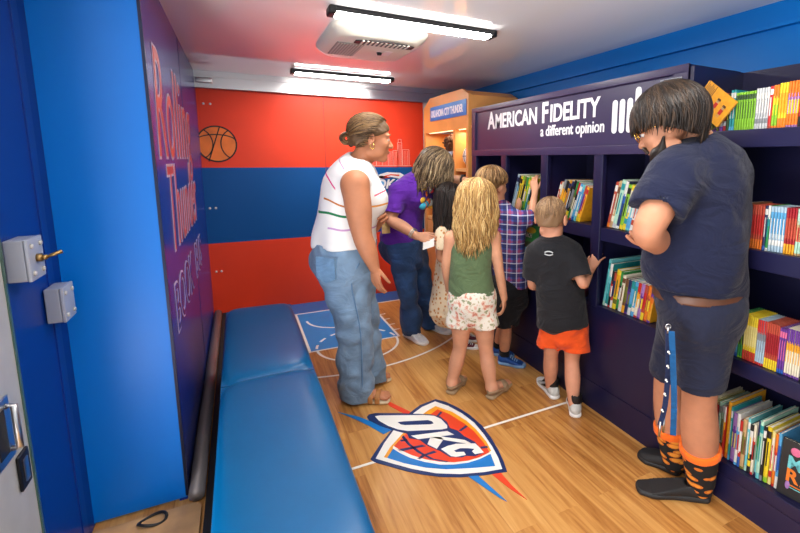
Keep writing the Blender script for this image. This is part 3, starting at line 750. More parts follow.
def books_all():
    # --- open shelving, top row
    g = 'books on the top right shelf'
    B = mix(rr, 6, (.13, .15), (.010, .014), .15, ['dark green', 'brown', 'crimson', 'olive', 'purple'])
    B += run(2, .155, .010, .15, 'teal', 'sky-blue', 'white', 0)
    B += run(8, .142, .0094, .13, 'lime-green', 'lime-green', 'dark green', 0)
    B += run(5, .148, .0092, .13, 'light grey', 'white', 'grey', 3)
    B += run(1, .150, .012, .13, 'red', 'brick-red', 'white', 0)
    B += run(2, .152, .0096, .13, 'lime-green', 'yellow', 'orange', 2) + run(3, .156, .0094, .13, 'yellow', 'amber', 'orange', 1) + run(4, .158, .0094, .13, 'orange', 'lilac', 'yellow', 4)
    B += run(2, .160, .0096, .13, 'crimson', 'red', 'black', 1) + run(4, .162, .0094, .13, 'blue', 'sky-blue', 'white', 0) + run(3, .16, .010, .13, 'purple', 'lilac', 'white', 0)
    row(B, 1.212, 1.5165, XS+.004, 'on the top right shelf', g)
    # --- second row
    g = 'books on the second right shelf'
    B = run(2, .170, .009, .13, 'cream', 'white', 'red', 0) + run(2, .172, .008, .13, 'brown', 'crimson', 'amber', 1) + run(5, .166, .0088, .13, 'brick-red', 'red', 'orange', 1)
    B += run(1, .166, .011, .13, 'navy', 'blue', 'white', 0) + run(1, .168, .010, .13, 'green', 'teal', 'white', 2) + run(5, .166, .0102, .13, 'pale blue', 'sky-blue', 'white', 3)
    B += run(4, .166, .0088, .13, 'crimson', 'brick-red', 'amber', 1) + run(6, .166, .009, .13, 'mint', 'tan', 'red', 4) + run(3, .166, .012, .13, 'purple', 'lilac', 'white', 0)
    B += run(4, .168, .0095, .13, 'amber', 'orange', 'red', 2)
    row(B, 1.045, 1.0695, XS+.002, 'on the second right shelf', g)
    # --- third row
    g = 'books on the third right shelf'
    B = run(2, .130, .0085, .13, 'yellow', 'olive', 'brown', 4) + run(3, .150, .008, .13, 'tan', 'brick-red', 'white', 1) + run(5, .165, .0078, .13, 'sky-blue', 'blue', 'white', 0)
    B += run(2, .185, .0095, .13, 'green', 'lime-green', 'black', 4) + run(6, .182, .0078, .13, 'yellow', 'pale yellow', 'red', 1) + run(4, .178, .0078, .13, 'pale blue', 'grey', 'red', 2)
    B += run(6, .178, .0076, .13, 'brick-red', 'crimson', 'yellow', 1) + run(3, .172, .0076, .13, 'purple', 'blue', 'pink', 0) + run(6, .178, .0082, .13, 'cream', 'amber', 'purple', 2)
    B += run(2, .178, .0074, .13, 'grey', 'black', 'white', 0) + run(3, .178, .0078, .13, 'orange', 'tan', 'navy', 4) + run(5, .176, .0078, .13, 'blue', 'sky-blue', 'navy', 3) + run(4, .17, .008, .13, 'teal', 'mint', 'white', 0)
    row(B, 1.100, .6235, XS+.002, 'on the third right shelf', g)
    # --- bottom row, large thin picture books, one facing out
    g = 'books on the lowest right shelf'
    B = [(.235, .010, .2, 'cream', 'tan', 'olive', 0), (.225, .008, .2, 'pale yellow', 'cream', 'green', 2), (.215, .012, .2, 'crimson', 'brown', 'cream', 1), (.230, .010, .2, 'mint', 'cream', 'grey', 0),
         (.220, .014, .2, 'light grey', 'mint', 'olive', 3), (.225, .008, .2, 'red', 'amber', 'white', 2), (.250, .013, .24, 'amber', 'orange', 'amber', 0), (.235, .007, .2, 'teal', 'sky-blue', 'white', 0),
         (.215, .018, .2, 'lilac', 'purple', 'pale yellow', 4), (.225, .012, .22, 'white', 'sky-blue', 'red', 4), (.200, .010, .2, 'red', 'white', 'blue', 1), (.215, .014, .2, 'tan', 'olive', 'brown', 4),
         (.225, .010, .22, 'aqua', 'mint', 'white', 0), (.205, .012, .2, 'black', 'white', 'yellow', 3), (.215, .009, .2, 'cream', 'red', 'black', 4), (.230, .010, .23, 'aqua', 'green', 'navy', 2), (.240, .012, .24, 'mint', 'aqua', 'teal', 0),
         (.225, .010, .2, 'black', 'grey', 'white', 0), (.230, .014, .21, 'yellow', 'lime-green', 'black', 0), (.220, .010, .2, 'pale yellow', 'cream', 'red', 3), (.215, .010, .2, 'orange', 'red', 'white', 4), (.225, .010, .2, 'sky-blue', 'blue', 'white', 1)]
    B = [(b[0], b[1]*1.13)+b[2:] for b in B]
    y = row(B, 1.108, .167, XS+.004, 'on the lowest right shelf', g, jit=.012)
    # the face-out black book
    h, wd, t = .215, .17, .012
    x0, y1, z0 = XS+.004, y-.004, .168
    b = MB(); b.box(0, .0016, -wd, 0, 0, h); b.box(t-.0016, t, -wd, 0, 0, h); b.box(.0016, t-.0016, -.0016, 0, 0, h)
    o = b.build('book', bmat('black'), base=(0, 0, 0)); o.location = (x0, y1, z0); o.rotation_euler = (0, math.radians(4), math.radians(7))
    tag(o, 'black picture book facing out with colourful letters, at right of the lowest shelf', 'book', g)
    b = MB(); b.box(.002, t-.002, -wd+.003, -.002, .003, h-.003); b.build('pages', M_PAGE, None, (0, 0, 0)).parent = o
    cols = ['pink', 'amber', 'aqua', 'lime-green', 'orange', 'lilac']
    L = MB(); k = 0
    L.ball((-.0004, -.045, .178), .016, 0, 14, 8, (.05, 1.1, 1)); L.ball((-.0004, -.085, .182), .014, 0, 14, 8, (.05, 1.2, .8)); L.ball((-.0004, -.032, .045), .010, 5, 12, 8, (.05, .8, 1.6))
    k = 1
    for txt, zz, sz in (('MA', .112, .066), ('RA', .062, .066)):
        yy = -.022
        for ch in txt:
            wdt = text_mb(L, ch, sz, (-.0004, yy, zz), (0, -1, 0), (0, 0, 1), .0008, xs=1.0, bold=.002, mi=(5, 2)[k % 2] if txt == 'MA' else 4); yy -= wdt+.006; k += 1
    L.box(-.0006, .0, -.12, -.03, .046, .050, 4); L.box(-.0006, .0, -.11, -.04, .038, .041, 2)
    q = L.build('cover_lettering', [bmat(c) for c in cols], None, (0, 0, 0)); q.parent = o
    # --- tilted amber book on the top shelf above the man
    h, wd, t = .155, .115, .010
    b = MB(); b.box(0, .0016, -wd, 0, 0, h); b.box(t-.0016, t, -wd, 0, 0, h); b.box(.0016, t-.0016, -.0016, 0, 0, h)
    o = b.build('book', bmat('amber'), base=(0, 0, 0)); P = on(721, 121.5, 'X', 1.735); o.location = (1.712, 1.238, 1.545); o.location = (1.702, 1.165, 1.532); o.rotation_euler = (math.radians(-51), 0, 0)
    tag(o, 'orange book leaning face out at the left of the top right shelf', 'book', 'books on the top right shelf')
    b = MB(); b.box(.002, t-.002, -wd+.003, -.002, .003, h-.003); b.build('pages', M_PAGE, None, (0, 0, 0)).parent = o
    L = MB()
    for yy, zz in ((-.040, .030), (-.048, .066)):
        for (dy, dz, w2, h2, mi) in ((0, 0, .022, .030, 0), (0, .030, .018, .020, 1), (.0, .044, .022, .012, 2), (-.005, -.018, .005, .018, 1), (.005, -.018, .005, .018, 1)):
            L.box(-.0007, 0, yy-.7*dz-.7*h2, yy-.7*dz, zz+.7*(dy-w2/2), zz+.7*(dy+w2/2), mi)
    for k in range(7): L.box(-.0005, 0, -.115+.006*(k % 3), -.022, .146-k*.007, .149-k*.007, 3)
    q = L.build('cover_picture', [bmat('red'), bmat('tan'), bmat('brown'), bmat('brown')], None, (0, 0, 0)); q.parent = o
    # --- cubbies, upper row (leaning)
    le = math.radians(20)
    NM = ['white', 'yellow', 'lime-green', 'teal', 'blue', 'orange', 'navy', 'tan', 'sky-blue', 'cream', 'black', 'green', 'brick-red', 'amber', 'aqua']
    def cub(u, z, where, g, lean, B, shift=.02, th=1.65, hh=1.10):
        row([(b[0]*hh, b[1]*th)+b[2:] for b in B], UPR[u][0]-shift, z, XS+.008, where, g, lean)
    B = [(.20, .014, .2, 'orange', 'amber', 'white', 0), (.19, .014, .2, 'tan', 'cream', 'brown', 2), (.20, .012, .2, 'green', 'lime-green', 'white', 1)]
    cub(0, 1.046, 'in the leftmost upper cubby', 'books in the leftmost upper cubby', le, B, .10)
    B = [(.24, .014, .2, 'pale blue', 'white', 'navy', 0), (.235, .010, .2, 'light grey', 'sky-blue', 'black', 2), (.23, .014, .2, 'yellow', 'lime-green', 'black', 0), (.235, .012, .2, 'lime-green', 'yellow', 'navy', 3), (.23, .013, .2, 'olive', 'black', 'yellow', 1),
         (.225, .012, .2, 'green', 'yellow', 'white', 4), (.23, .014, .2, 'lime-green', 'green', 'yellow', 0), (.22, .012, .2, 'teal', 'white', 'yellow', 2), (.225, .012, .2, 'yellow', 'black', 'white', 1)]
    cub(1, 1.046, 'in the second upper cubby', 'books in the second upper cubby', le, B, .012, 1.75)
    B = [(.215, .010, .2, 'brick-red', 'crimson', 'white', 0), (.21, .012, .2, 'cream', 'tan', 'red', 4), (.225, .016, .2, 'grey', 'amber', 'white', 1), (.22, .018, .2, 'yellow', 'amber', 'black', 2), (.225, .014, .2, 'amber', 'yellow', 'navy', 0), (.22, .014, .2, 'navy', 'black', 'white', 3),
         (.225, .016, .2, 'black', 'grey', 'yellow', 1), (.22, .012, .2, 'green', 'olive', 'cream', 4), (.215, .012, .2, 'cream', 'black', 'red', 2), (.21, .016, .2, 'sky-blue', 'blue', 'white', 0), (.205, .014, .2, 'aqua', 'sky-blue', 'white', 3), (.20, .012, .2, 'brick-red', 'purple', 'yellow', 1), (.195, .014, .2, 'amber', 'yellow', 'red', 0)]
    cub(2, 1.046, 'in the third upper cubby', 'books in the third upper cubby', le, B, .012, 1.35)
    B = [(.225, .012, .2, 'brick-red', 'orange', 'white', 0), (.23, .012, .2, 'tan', 'brown', 'cream', 3), (.235, .016, .2, 'mint', 'light grey', 'teal', 0), (.23, .012, .2, 'navy', 'blue', 'white', 2), (.215, .014, .2, 'lime-green', 'yellow', 'black', 0), (.215, .012, .2, 'yellow', 'cream', 'teal', 3),
         (.21, .016, .2, 'sky-blue', 'aqua', 'white', 4), (.205, .014, .2, 'white', 'light grey', 'brick-red', 3), (.205, .016, .2, 'teal', 'aqua', 'white', 0), (.20, .012, .2, 'crimson', 'brick-red', 'cream', 2), (.20, .014, .2, 'blue', 'navy', 'yellow', 1)]
    cub(3, 1.046, 'in the upper cubby beside the man', 'books in the upper cubby beside the man', math.radians(13), B, .012, 1.6)
    # --- cubbies, lower row
    le = math.radians(13)
    B = [(.245, .010, .24, 'aqua', 'mint', 'teal', 0), (.225, .012, .22, 'teal', 'aqua', 'white', 2), (.19, .010, .2, 'black', 'red', 'white', 4), (.185, .010, .2, 'brick-red', 'navy', 'white', 1), (.205, .018, .24, 'yellow', 'amber', 'olive', 3), (.20, .010, .2, 'green', 'black', 'white', 4), (.185, .014, .19, 'cream', 'white', 'brown', 0)]
    B += [(.172, .013, .14, c, b_, t_, l_) for c, b_, t_, l_ in (('brown', 'olive', 'amber', 1), ('navy', 'purple', 'olive', 4), ('teal', 'sky-blue', 'white', 1), ('sky-blue', 'teal', 'cream', 3), ('cream', 'amber', 'red', 2), ('lilac', 'purple', 'yellow', 4), ('brick-red', 'red', 'yellow', 1), ('orange', 'brick-red', 'yellow', 4), ('amber', 'orange', 'purple', 2))]
    cub(3, .613, 'in the lower cubby beside the man', 'books in the lower cubby beside the man', math.radians(8), B, .010, 1.55, 1.08)
    B = [(.20, .012, .2, 'red', 'white', 'navy', 1), (.19, .014, .2, 'cream', 'tan', 'red', 2), (.20, .012, .2, 'teal', 'navy', 'white', 0), (.19, .012, .2, 'pink', 'white', 'red', 4)]
    cub(2, .613, 'in the third lower cubby', 'books in the third lower cubby', le, B, .24, 1.6)
    # face-out picture books in the second lower cubby
    def faceout(y, z, x, h, wd, cov, pic, txt, label, tilt):
        t = .010; b = MB(); b.box(0, .0016, -wd, 0, 0, h); b.box(t-.0016, t, -wd, 0, 0, h); b.box(.0016, t-.0016, -.0016, 0, 0, h)
        o = b.build('book', bmat(cov), base=(0, 0, 0)); o.location = (x, y, z); o.rotation_euler = (0, math.radians(tilt), 0)
        tag(o, label, 'book', 'face-out books in the second lower cubby')
        b = MB(); b.box(.002, t-.002, -wd+.003, -.002, .003, h-.003); b.build('pages', M_PAGE, None, (0, 0, 0)).parent = o
        L = MB(); n = 24
        for (a, c, r1, r2, mi) in pic:
            L.prism([(-wd*a+wd*r1*math.cos(2*math.pi*k/n), h*c+h*r2*math.sin(2*math.pi*k/n)) for k in range(n)], 'X', -.0006, 0, mi)
        if txt: text_mb(L, txt, .042, (-.0005, -.012, h*.52), (0, -1, 0), (0, 0, 1), .0008, xs=.75, bold=.001, mi=2)
        q = L.build('cover_picture', [bmat('yellow'), bmat('dark green'), bmat('white')], None, (0, 0, 0)); q.parent = o
    faceout(2.62, .775, XS+.03, .185, .20, 'green', [(.5, .80, .30, .12, 0), (.5, .2, .42, .16, 1)], 'MARCH', 'green picture book reading MARCH, face out behind the plaid shirt', 6)
    faceout(2.600, .615, XS+.006, .185, .20, 'sky-blue', [(.42, .35, .28, .22, 0), (.7, .6, .18, .12, 2)], '', 'sky-blue picture book with a yellow shape, below the green one', 8)
    b = MB().box(XS+.028, XS+.30, 2.39, 2.73, .769, .774); tag(b.build('shelf_riser', M_NAVY), 'thin navy riser holding the green picture book in the lower cubby', 'riser')
books_all()

# ------------------------------------------------------------------ smooth bodies: implicit surfaces meshed by surface nets
def nrm(v): v = np.array(v, float); return v/(np.linalg.norm(v)+1e-12)
def catmull(P, n):
    P = np.array(P, float); k = len(P)
    if k < 3 or n <= 1: return P
    out = []
    for i in range(k-1):
        p0 = P[max(i-1, 0)]; p1 = P[i]; p2 = P[i+1]; p3 = P[min(i+2, k-1)]
        if i == 0: p0 = 2*p1-p2
        if i == k-2: p3 = 2*p2-p1
        for j in range(n):
            t = j/n
            out.append(.5*((2*p1)+(-p0+p2)*t+(2*p0-5*p1+4*p2-p3)*t*t+(-p0+3*p1-3*p2+p3)*t**3))
    out.append(P[-1]); return np.array(out)

class Shape:
    """list of blended implicit parts"""
    def __init__(s): s.ops = []; s.disp = []
    def tube(s, pts, rad, k=.02, side=None, flat=(0, 0), n=4, op='+', grow=0.0):
        """rad: radius or (half width along side, half depth) per point"""
        R = np.array([(r, r) if np.isscalar(r) else r for r in rad], float)+grow
        PR = catmull(np.hstack([np.array(pts, float), R]), n)
        s.ops.append(('tube', PR[:, :3], np.maximum(PR[:, 3:], .0015), k, None if side is None else nrm(side), flat, op)); return s
    def ell(s, c, r, axes=None, k=.02, op='+', grow=0.0):
        A = np.eye(3) if axes is None else np.array([nrm(a) for a in axes])
        s.ops.append(('ell', np.array(c, float), np.array(r, float)+grow, A, k, op)); return s
    def half(s, p, nn):
        """cut away the side the normal points to"""
        s.ops.append(('half', np.array(p, float), nrm(nn), 0, 0, '&')); return s
    def bounds(s, pad=.03):
        lo = np.full(3, 1e9); hi = -lo
        for o in s.ops:
            if o[-1] != '+': continue
            if o[0] == 'tube': m = o[2].max(axis=1)[:, None]; lo = np.minimum(lo, (o[1]-m).min(0)); hi = np.maximum(hi, (o[1]+m).max(0))
            else: m = o[2].max(); lo = np.minimum(lo, o[1]-m); hi = np.maximum(hi, o[1]+m)
        return lo-pad, hi+pad
    def field(s, lo, shp, h):
        F = np.full(shp, .08, np.float32)
        ax = [(lo[i]+h*np.arange(shp[i])).astype(np.float32) for i in range(3)]
        for o in s.ops:
            kind, op = o[0], o[-1]
            if kind == 'half':
                d = ((ax[0][:, None, None]-o[1][0])*o[2][0]+(ax[1][None, :, None]-o[1][1])*o[2][1]+(ax[2][None, None, :]-o[1][2])*o[2][2])
                F = np.maximum(F, d); continue
            k = o[3] if kind == 'tube' else o[4]
            pad = .05+k
            if kind == 'tube': m = o[2].max(axis=1)[:, None]; a = (o[1]-m).min(0)-pad; b = (o[1]+m).max(0)+pad
            else: m = o[2].max(); a = o[1]-m-pad; b = o[1]+m+pad
            i0 = [max(0, int((a[i]-lo[i])/h)) for i in range(3)]; i1 = [min(shp[i], int((b[i]-lo[i])/h)+2) for i in range(3)]
            if any(i1[i] <= i0[i] for i in range(3)): continue
            sl = tuple(slice(i0[i], i1[i]) for i in range(3))
            X = ax[0][sl[0]][:, None, None]; Y = ax[1][sl[1]][None, :, None]; Z = ax[2][sl[2]][None, None, :]
            if kind == 'ell':
                q = [X-o[1][0], Y-o[1][1], Z-o[1][2]]; A = o[3]; r = o[2]
                u = [A[i][0]*q[0]+A[i][1]*q[1]+A[i][2]*q[2] for i in range(3)]
                k0 = np.sqrt(sum((u[i]/r[i])**2 for i in range(3))); k1 = np.sqrt(sum((u[i]/r[i]**2)**2 for i in range(3)))+1e-9
                d = k0*(k0-1)/k1
            else:
                P, R, side, flat = o[1], o[2], o[4], o[5]; d = None; m_ = len(P)-1
                for j in range(m_):
                    A, B = P[j], P[j+1]; ab = B-A; L2 = ab @ ab+1e-12; L = math.sqrt(L2); tdir = ab/L
                    qx, qy, qz = X-A[0], Y-A[1], Z-A[2]
                    tr = (qx*ab[0]+qy*ab[1]+qz*ab[2])/L2; t = np.clip(tr, 0, 1)
                    if flat[0] and j == 0: t = np.minimum(tr, 1)*1.0; t = np.minimum(t, 1)
                    if flat[1] and j == m_-1: t = np.maximum(tr, 0) if not (flat[0] and j == 0) else tr
                    dx, dy, dz = qx-t*ab[0], qy-t*ab[1], qz-t*ab[2]
                    tc_ = np.clip(t, 0, 1)
                    if side is None:
                        dd = np.sqrt(dx*dx+dy*dy+dz*dz)-(R[j, 0]+(R[j+1, 0]-R[j, 0])*tc_)
                    else:
                        sd = side-tdir*(side @ tdir); sd = nrm(sd); fd = np.cross(tdir, sd)
                        w1 = R[j, 0]+(R[j+1, 0]-R[j, 0])*tc_; w2 = R[j, 1]+(R[j+1, 1]-R[j, 1])*tc_; w3 = np.minimum(w1, w2)
                        u = dx*sd[0]+dy*sd[1]+dz*sd[2]; v = dx*fd[0]+dy*fd[1]+dz*fd[2]; l = dx*tdir[0]+dy*tdir[1]+dz*tdir[2]
                        k0 = np.sqrt((u/w1)**2+(v/w2)**2+(l/w3)**2)+1e-9; k1 = np.sqrt((u/w1**2)**2+(v/w2**2)**2+(l/w3**2)**2)+1e-9
                        dd = np.where(k0 < .05, -w3, k0*(k0-1)/k1)
                    if flat[0] and j == 0: dd = np.maximum(dd, -tr*L)
                    if flat[1] and j == m_-1: dd = np.maximum(dd, (tr-1)*L)
                    d = dd if d is None else np.minimum(d, dd)
            G = F[sl]
            if op == '+':
                hh = np.maximum(k-np.abs(G-d), 0)/max(k, 1e-6); F[sl] = np.minimum(G, d)-hh*hh*k*.25
            else:
                d = -d; hh = np.maximum(k-np.abs(G-d), 0)/max(k, 1e-6); F[sl] = np.maximum(G, d)+hh*hh*k*.25
        for fn in s.disp:
            F = F+fn(ax[0][:, None, None], ax[1][None, :, None], ax[2][None, None, :]).astype(np.float32)
        return F

def folds(amp, freq, seed, stretch=(1, 1, 1), z0=None, z1=None):
    """cloth folds: a few warped waves"""
    r = np.random.default_rng(seed); W = [(nrm(r.normal(size=3))*np.array(stretch)*freq*r.uniform(.6, 1.5), r.uniform(0, 6.28)) for _ in range(5)]
    def fn(X, Y, Z):
        wx = .02*np.sin(23*Z+9*Y+seed); wy = .02*np.sin(19*X+17*Z)
        o = 0
        for kv, ph in W: o = o+np.sin(kv[0]*(X+wx)+kv[1]*(Y+wy)+kv[2]*(Z+wx)+ph)
        o = o*amp/2.2
        if z0 is not None: o = o*np.clip((Z-z0)/(z1-z0), 0, 1)
        return o
    return fn

def surface_nets(F, lo, h):
    S = F < 0; nx, ny, nz = F.shape
    c = [S[i:nx-1+i, j:ny-1+j, k:nz-1+k] for i in (0, 1) for j in (0, 1) for k in (0, 1)]
    cnt = sum(x.astype(np.int8) for x in c); act = (cnt > 0) & (cnt < 8)
    idx = -np.ones(act.shape, np.int64); I = np.argwhere(act); idx[act] = np.arange(len(I))
    acc = np.zeros((len(I), 3)); num = np.zeros(len(I))
    cor = [(i, j, k) for i in (0, 1) for j in (0, 1) for k in (0, 1)]
    val = {q: F[I[:, 0]+q[0], I[:, 1]+q[1], I[:, 2]+q[2]] for q in cor}
    for a in cor:
        for ax_ in range(3):
            if a[ax_]: continue
            b = tuple(1 if i == ax_ else a[i] for i in range(3)); va, vb = val[a], val[b]
            x = (va < 0) != (vb < 0); t = np.where(x, va/(va-vb+1e-12), 0)
            p = np.zeros((len(I), 3)); p[:] = a; p[:, ax_] += t
            acc[x] += p[x]; num[x] += 1
    V = (I+acc/num[:, None])*h+lo
    Q = []
    for ax_ in range(3):
        o1, o2 = (ax_+1) % 3, (ax_+2) % 3
        s0 = [slice(None)]*3; s1 = [slice(None)]*3; s0[ax_] = slice(0, -1); s1[ax_] = slice(1, None)
        e = S[tuple(s0)] != S[tuple(s1)]; E = np.argwhere(e); fl = S[tuple(s0)][e]
        ok = (E[:, o1] > 0) & (E[:, o2] > 0) & (E[:, o1] < idx.shape[o1]) & (E[:, o2] < idx.shape[o2]) & (E[:, ax_] < idx.shape[ax_])
        E = E[ok]; fl = fl[ok]
        def g(d1, d2):
            q = E.copy(); q[:, o1] -= d1; q[:, o2] -= d2; return idx[q[:, 0], q[:, 1], q[:, 2]]
        q = np.stack([g(1, 1), g(0, 1), g(0, 0), g(1, 0)], 1); q[~fl] = q[~fl][:, ::-1]
        Q.append(q)
    Q = np.concatenate(Q); Q = Q[(Q >= 0).all(1)]
    return V, Q

def mesh_shape(sh, h, boxes=()):
    lo, hi = sh.bounds(); out_v, out_q, n = [], [], 0
    regions = [(lo, hi, h, None)]+[(np.array(b[0]), np.array(b[1]), b[2], 'in') for b in boxes]
    for a, b, hh, mode in regions:
        shp = tuple(int(math.ceil((b[i]-a[i])/hh))+1 for i in range(3))
        V, Q = surface_nets(sh.field(a, shp, hh), a, hh)
        C = V[Q].mean(1) if len(Q) else np.zeros((0, 3))
        keep = np.ones(len(Q), bool)
        if mode is None:
            for bb in boxes: keep &= ~((C > np.array(bb[0])+h*1.0) & (C < np.array(bb[1])-h*1.0)).all(1)
        Q = Q[keep]; used = np.unique(Q); mp = -np.ones(len(V), np.int64); mp[used] = np.arange(len(used))
        out_v.append(V[used]); out_q.append(mp[Q]+n); n += len(used)
    return np.concatenate(out_v), np.concatenate(out_q)

def shape_obj(sh, name, mats, parent=None, base=None, h=.008, boxes=(), matfn=None):
    V, Q = mesh_shape(sh, h, boxes)
    if not isinstance(mats, (list, tuple)): mats = [mats]
    o0 = np.array(origin_of(parent)) if parent is not None else np.array(base, float)
    me = bpy.data.meshes.new(name)
    me.vertices.add(len(V)); me.vertices.foreach_set('co', (V-o0).ravel())
    me.loops.add(Q.size); me.loops.foreach_set('vertex_index', Q.ravel().astype(np.int32))
    me.polygons.add(len(Q)); me.polygons.foreach_set('loop_start', np.arange(0, Q.size, 4, dtype=np.int32)); me.polygons.foreach_set('loop_total', np.full(len(Q), 4, np.int32))
    for m in mats: me.materials.append(m)
    if matfn is not None: me.polygons.foreach_set('material_index', matfn(V[Q].mean(1)).astype(np.int32))
    me.polygons.foreach_set('use_smooth', np.ones(len(Q), bool))
    me.update(calc_edges=True); me.validate()
    o = bpy.data.objects.new(name, me); COL.objects.link(o)
    if parent is not None: o.parent = parent
    else: o.location = o0
    return o

# ------------------------------------------------------------------ anatomy helpers
class Head:
    """head frame: F forward (face), U up, L to the person's left; s = 1 for a 0.225 m tall adult head"""
    def __init__(s, c, fwd, up, scale=1.0, child=False):
        s.c = np.array(c, float); s.F = nrm(fwd); u = np.array(up, float); s.U = nrm(u-s.F*(u @ s.F)); s.L = np.cross(s.U, s.F); s.s = scale; s.child = child
    def p(s, f, l, u): return s.c+s.s*(s.F*f+s.L*l+s.U*u)
    def axes(s): return (s.F, s.L, s.U)
    def add(s, sh, ears=True):
        a = s.axes(); k = s.s
        sh.ell(s.p(-.012, 0, .035), np.array((.098, .076, .080))*k, a, .02*k)
        if s.child:
            sh.ell(s.p(.030, 0, -.030), np.array((.060, .058, .066))*k, a, .03*k)
            sh.ell(s.p(.060, 0, -.078), np.array((.024, .026, .018))*k, a, .025*k)
        else:
            sh.ell(s.p(.034, 0, -.035), np.array((.058, .055, .074))*k, a, .03*k)
            sh.ell(s.p(.068, 0, -.096), np.array((.022, .024, .018))*k, a, .025*k)
        for q in (-1, 1):
            sh.ell(s.p(.055, q*.040, -.020), np.array((.028, .022, .024))*k, a, .02*k)          # cheek
            sh.ell(s.p(.015, q*.046, -.070), np.array((.045, .016, .022))*k, a, .022*k)           # jaw
            sh.ell(s.p(.076, q*.030, .026), np.array((.016, .022, .009))*k, a, .012*k)           # brow
            sh.ell(s.p(.092, q*.031, .008), np.array((.014, .016, .010))*k, a, .012*k, '-')      # socket
        sh.tube([s.p(.082, 0, .015), s.p(.098, 0, -.012), s.p(.106, 0, -.028)], np.array((.008, .010, .012))*k, .010*k)
        for q in (-1, 1): sh.ell(s.p(.092, q*.011, -.031), np.array((.010, .008, .007))*k, a, .006*k)
        sh.ell(s.p(.086, 0, -.056), np.array((.012, .022, .0055))*k, a, .006*k); sh.ell(s.p(.084, 0, -.066), np.array((.012, .019, .006))*k, a, .006*k)
        if ears:
            for q in (-1, 1):
                E = nrm(s.L*q*.55-s.F*.35); B = (nrm(s.F*.95+s.L*q*.3), s.U, np.cross(nrm(s.F*.95+s.L*q*.3), s.U))
                sh.ell(s.p(-.012, q*.084, -.004), np.array((.018, .032, .008))*k, B, .007*k)
                sh.ell(s.p(-.009, q*.091, .002), np.array((.009, .017, .006))*k, B, .004*k, '-')
    def box(s, h=.004):
        r = .135*s.s; return (s.c-r, s.c+r, h)
    def features(s, parent, iris=(70, 50, 36), brow=(70, 48, 32), brows=True):
        k = s.s
        for q in (-1, 1):
            b = MB(); b.ball(s.p(.0795, q*.031, .006), .0112*k, 0, 16, 10)
            e = b.build('eye', mat('eye_white', (206, 198, 190), rough=.15), parent)
            b = MB(); b.ball(s.p(.0858, q*.031, .005), .0062*k, 0, 10, 8); b.build('iris', mat('iris %d' % iris[0], iris, rough=.1), e)
            b = MB(); b.ball(s.p(.0785, q*.031, .0095), .0122*k, 0, 14, 8, (1, 1, .72)); b.build('eyelid', parent.data.materials[0], e)
            if brows:
                b = MB(); b.tube([s.p(.092, q*.014, .027), s.p(.0915, q*.030, .032), s.p(.079, q*.047, .027)], [.0026*k, .0032*k, .0016*k], 6)
                b.build('eyebrow', mat('brow %d' % brow[0], brow, rough=.8), parent)
        b = MB()
        b.tube([s.p(.090, .021*1, -.0600)]+[s.p(.0985-.0*abs(t), t, -.0605+.0015*math.cos(t*200)) for t in (.011*k, 0, -.011*k)]+[s.p(.090, -.021, -.0600)], [.001, .003*k, .0034*k, .003*k, .001], 6)
        b.build('lips', mat('lips', (176, 98, 88), rough=.4), parent)

def hand(sh, W, D, Nn, L=.18, side=1, curl=.5, spread=.10, thumb=(.55, .55), curls=None, k=.006):
    """wrist W, direction D to the fingers, Nn out of the back of the hand, side: +1 thumb lies along cross(D, Nn). Returns its box"""
    D = nrm(D); Nn = nrm(np.array(Nn)-D*(np.array(Nn) @ D)); T = np.cross(D, Nn)*side; s = L/.18; W = np.array(W, float)
    P = lambda d, t, n_: W+s*(D*d+T*t+Nn*n_)
    sh.tube([P(-.02, 0, 0), P(.015, .001, 0), P(.055, .002, .0), P(.088, .0, -.002)], [(.024*s, .018*s), (.029*s, .016*s), (.038*s, .014*s), (.038*s, .011*s)], .012, T)
    lens = [(.040, .026, .021), (.044, .029, .022), (.041, .026, .021), (.031, .020, .019)]
    pts = [P(-.03, 0, 0)]
    for i, ln in enumerate(lens):
        t0 = (.028, .0095, -.0095, -.0275)[i]; base = P(.088-(.004 if i in (0, 3) else 0)-(.006 if i == 3 else 0), t0, 0)
        c = (curls[i] if curls is not None else curl)*(1+.08*i); an = 0.25*c; d = nrm(D+T*spread*(1.2, .35, -.4, -1.2)[i]); q = [P(.055, t0*.8, 0), base]
        for j, seg in enumerate(ln):
            an += c*(0.55, .75, .6)[j]; dd = d*math.cos(an)-Nn*math.sin(an); q.append(q[-1]+dd*seg*s)
        r = (.0098, .0092, .0086, .0080, .0070) if i < 3 else (.0088, .0082, .0076, .0070, .0062)
        sh.tube(q, np.array(r)*s, k*.5, n=2); pts += q
    a = P(.018, .022, -.006); th, cu = thumb
    d1 = nrm(D*math.cos(th)+T*math.sin(th)-Nn*.35); b_ = a+d1*.045*s; d2 = nrm(d1*.8+D*.45-Nn*cu*.4); c_ = b_+d2*.032*s; d3 = nrm(d2+D*.2-Nn*cu*.5); e_ = c_+d3*.026*s
    sh.tube([P(.005, .010, -.004), a, b_, c_, e_], np.array((.012, .0135, .011, .0098, .0080))*s, k, n=2); pts += [a, b_, c_, e_]
    pts = np.array(pts); return (pts.min(0)-.018, pts.max(0)+.018, .0032)

def sleeve_hollow(sh, a, b, r, depth=.02, k=.002):
    """open the end of a sleeve or trouser leg: a is inside, b the rim centre"""
    d = nrm(np.array(b)-np.array(a)); b = np.array(b, float)
    sh.tube([b-d*depth, b+d*.04], [r, r], k, op='-', n=1, flat=(1, 1))

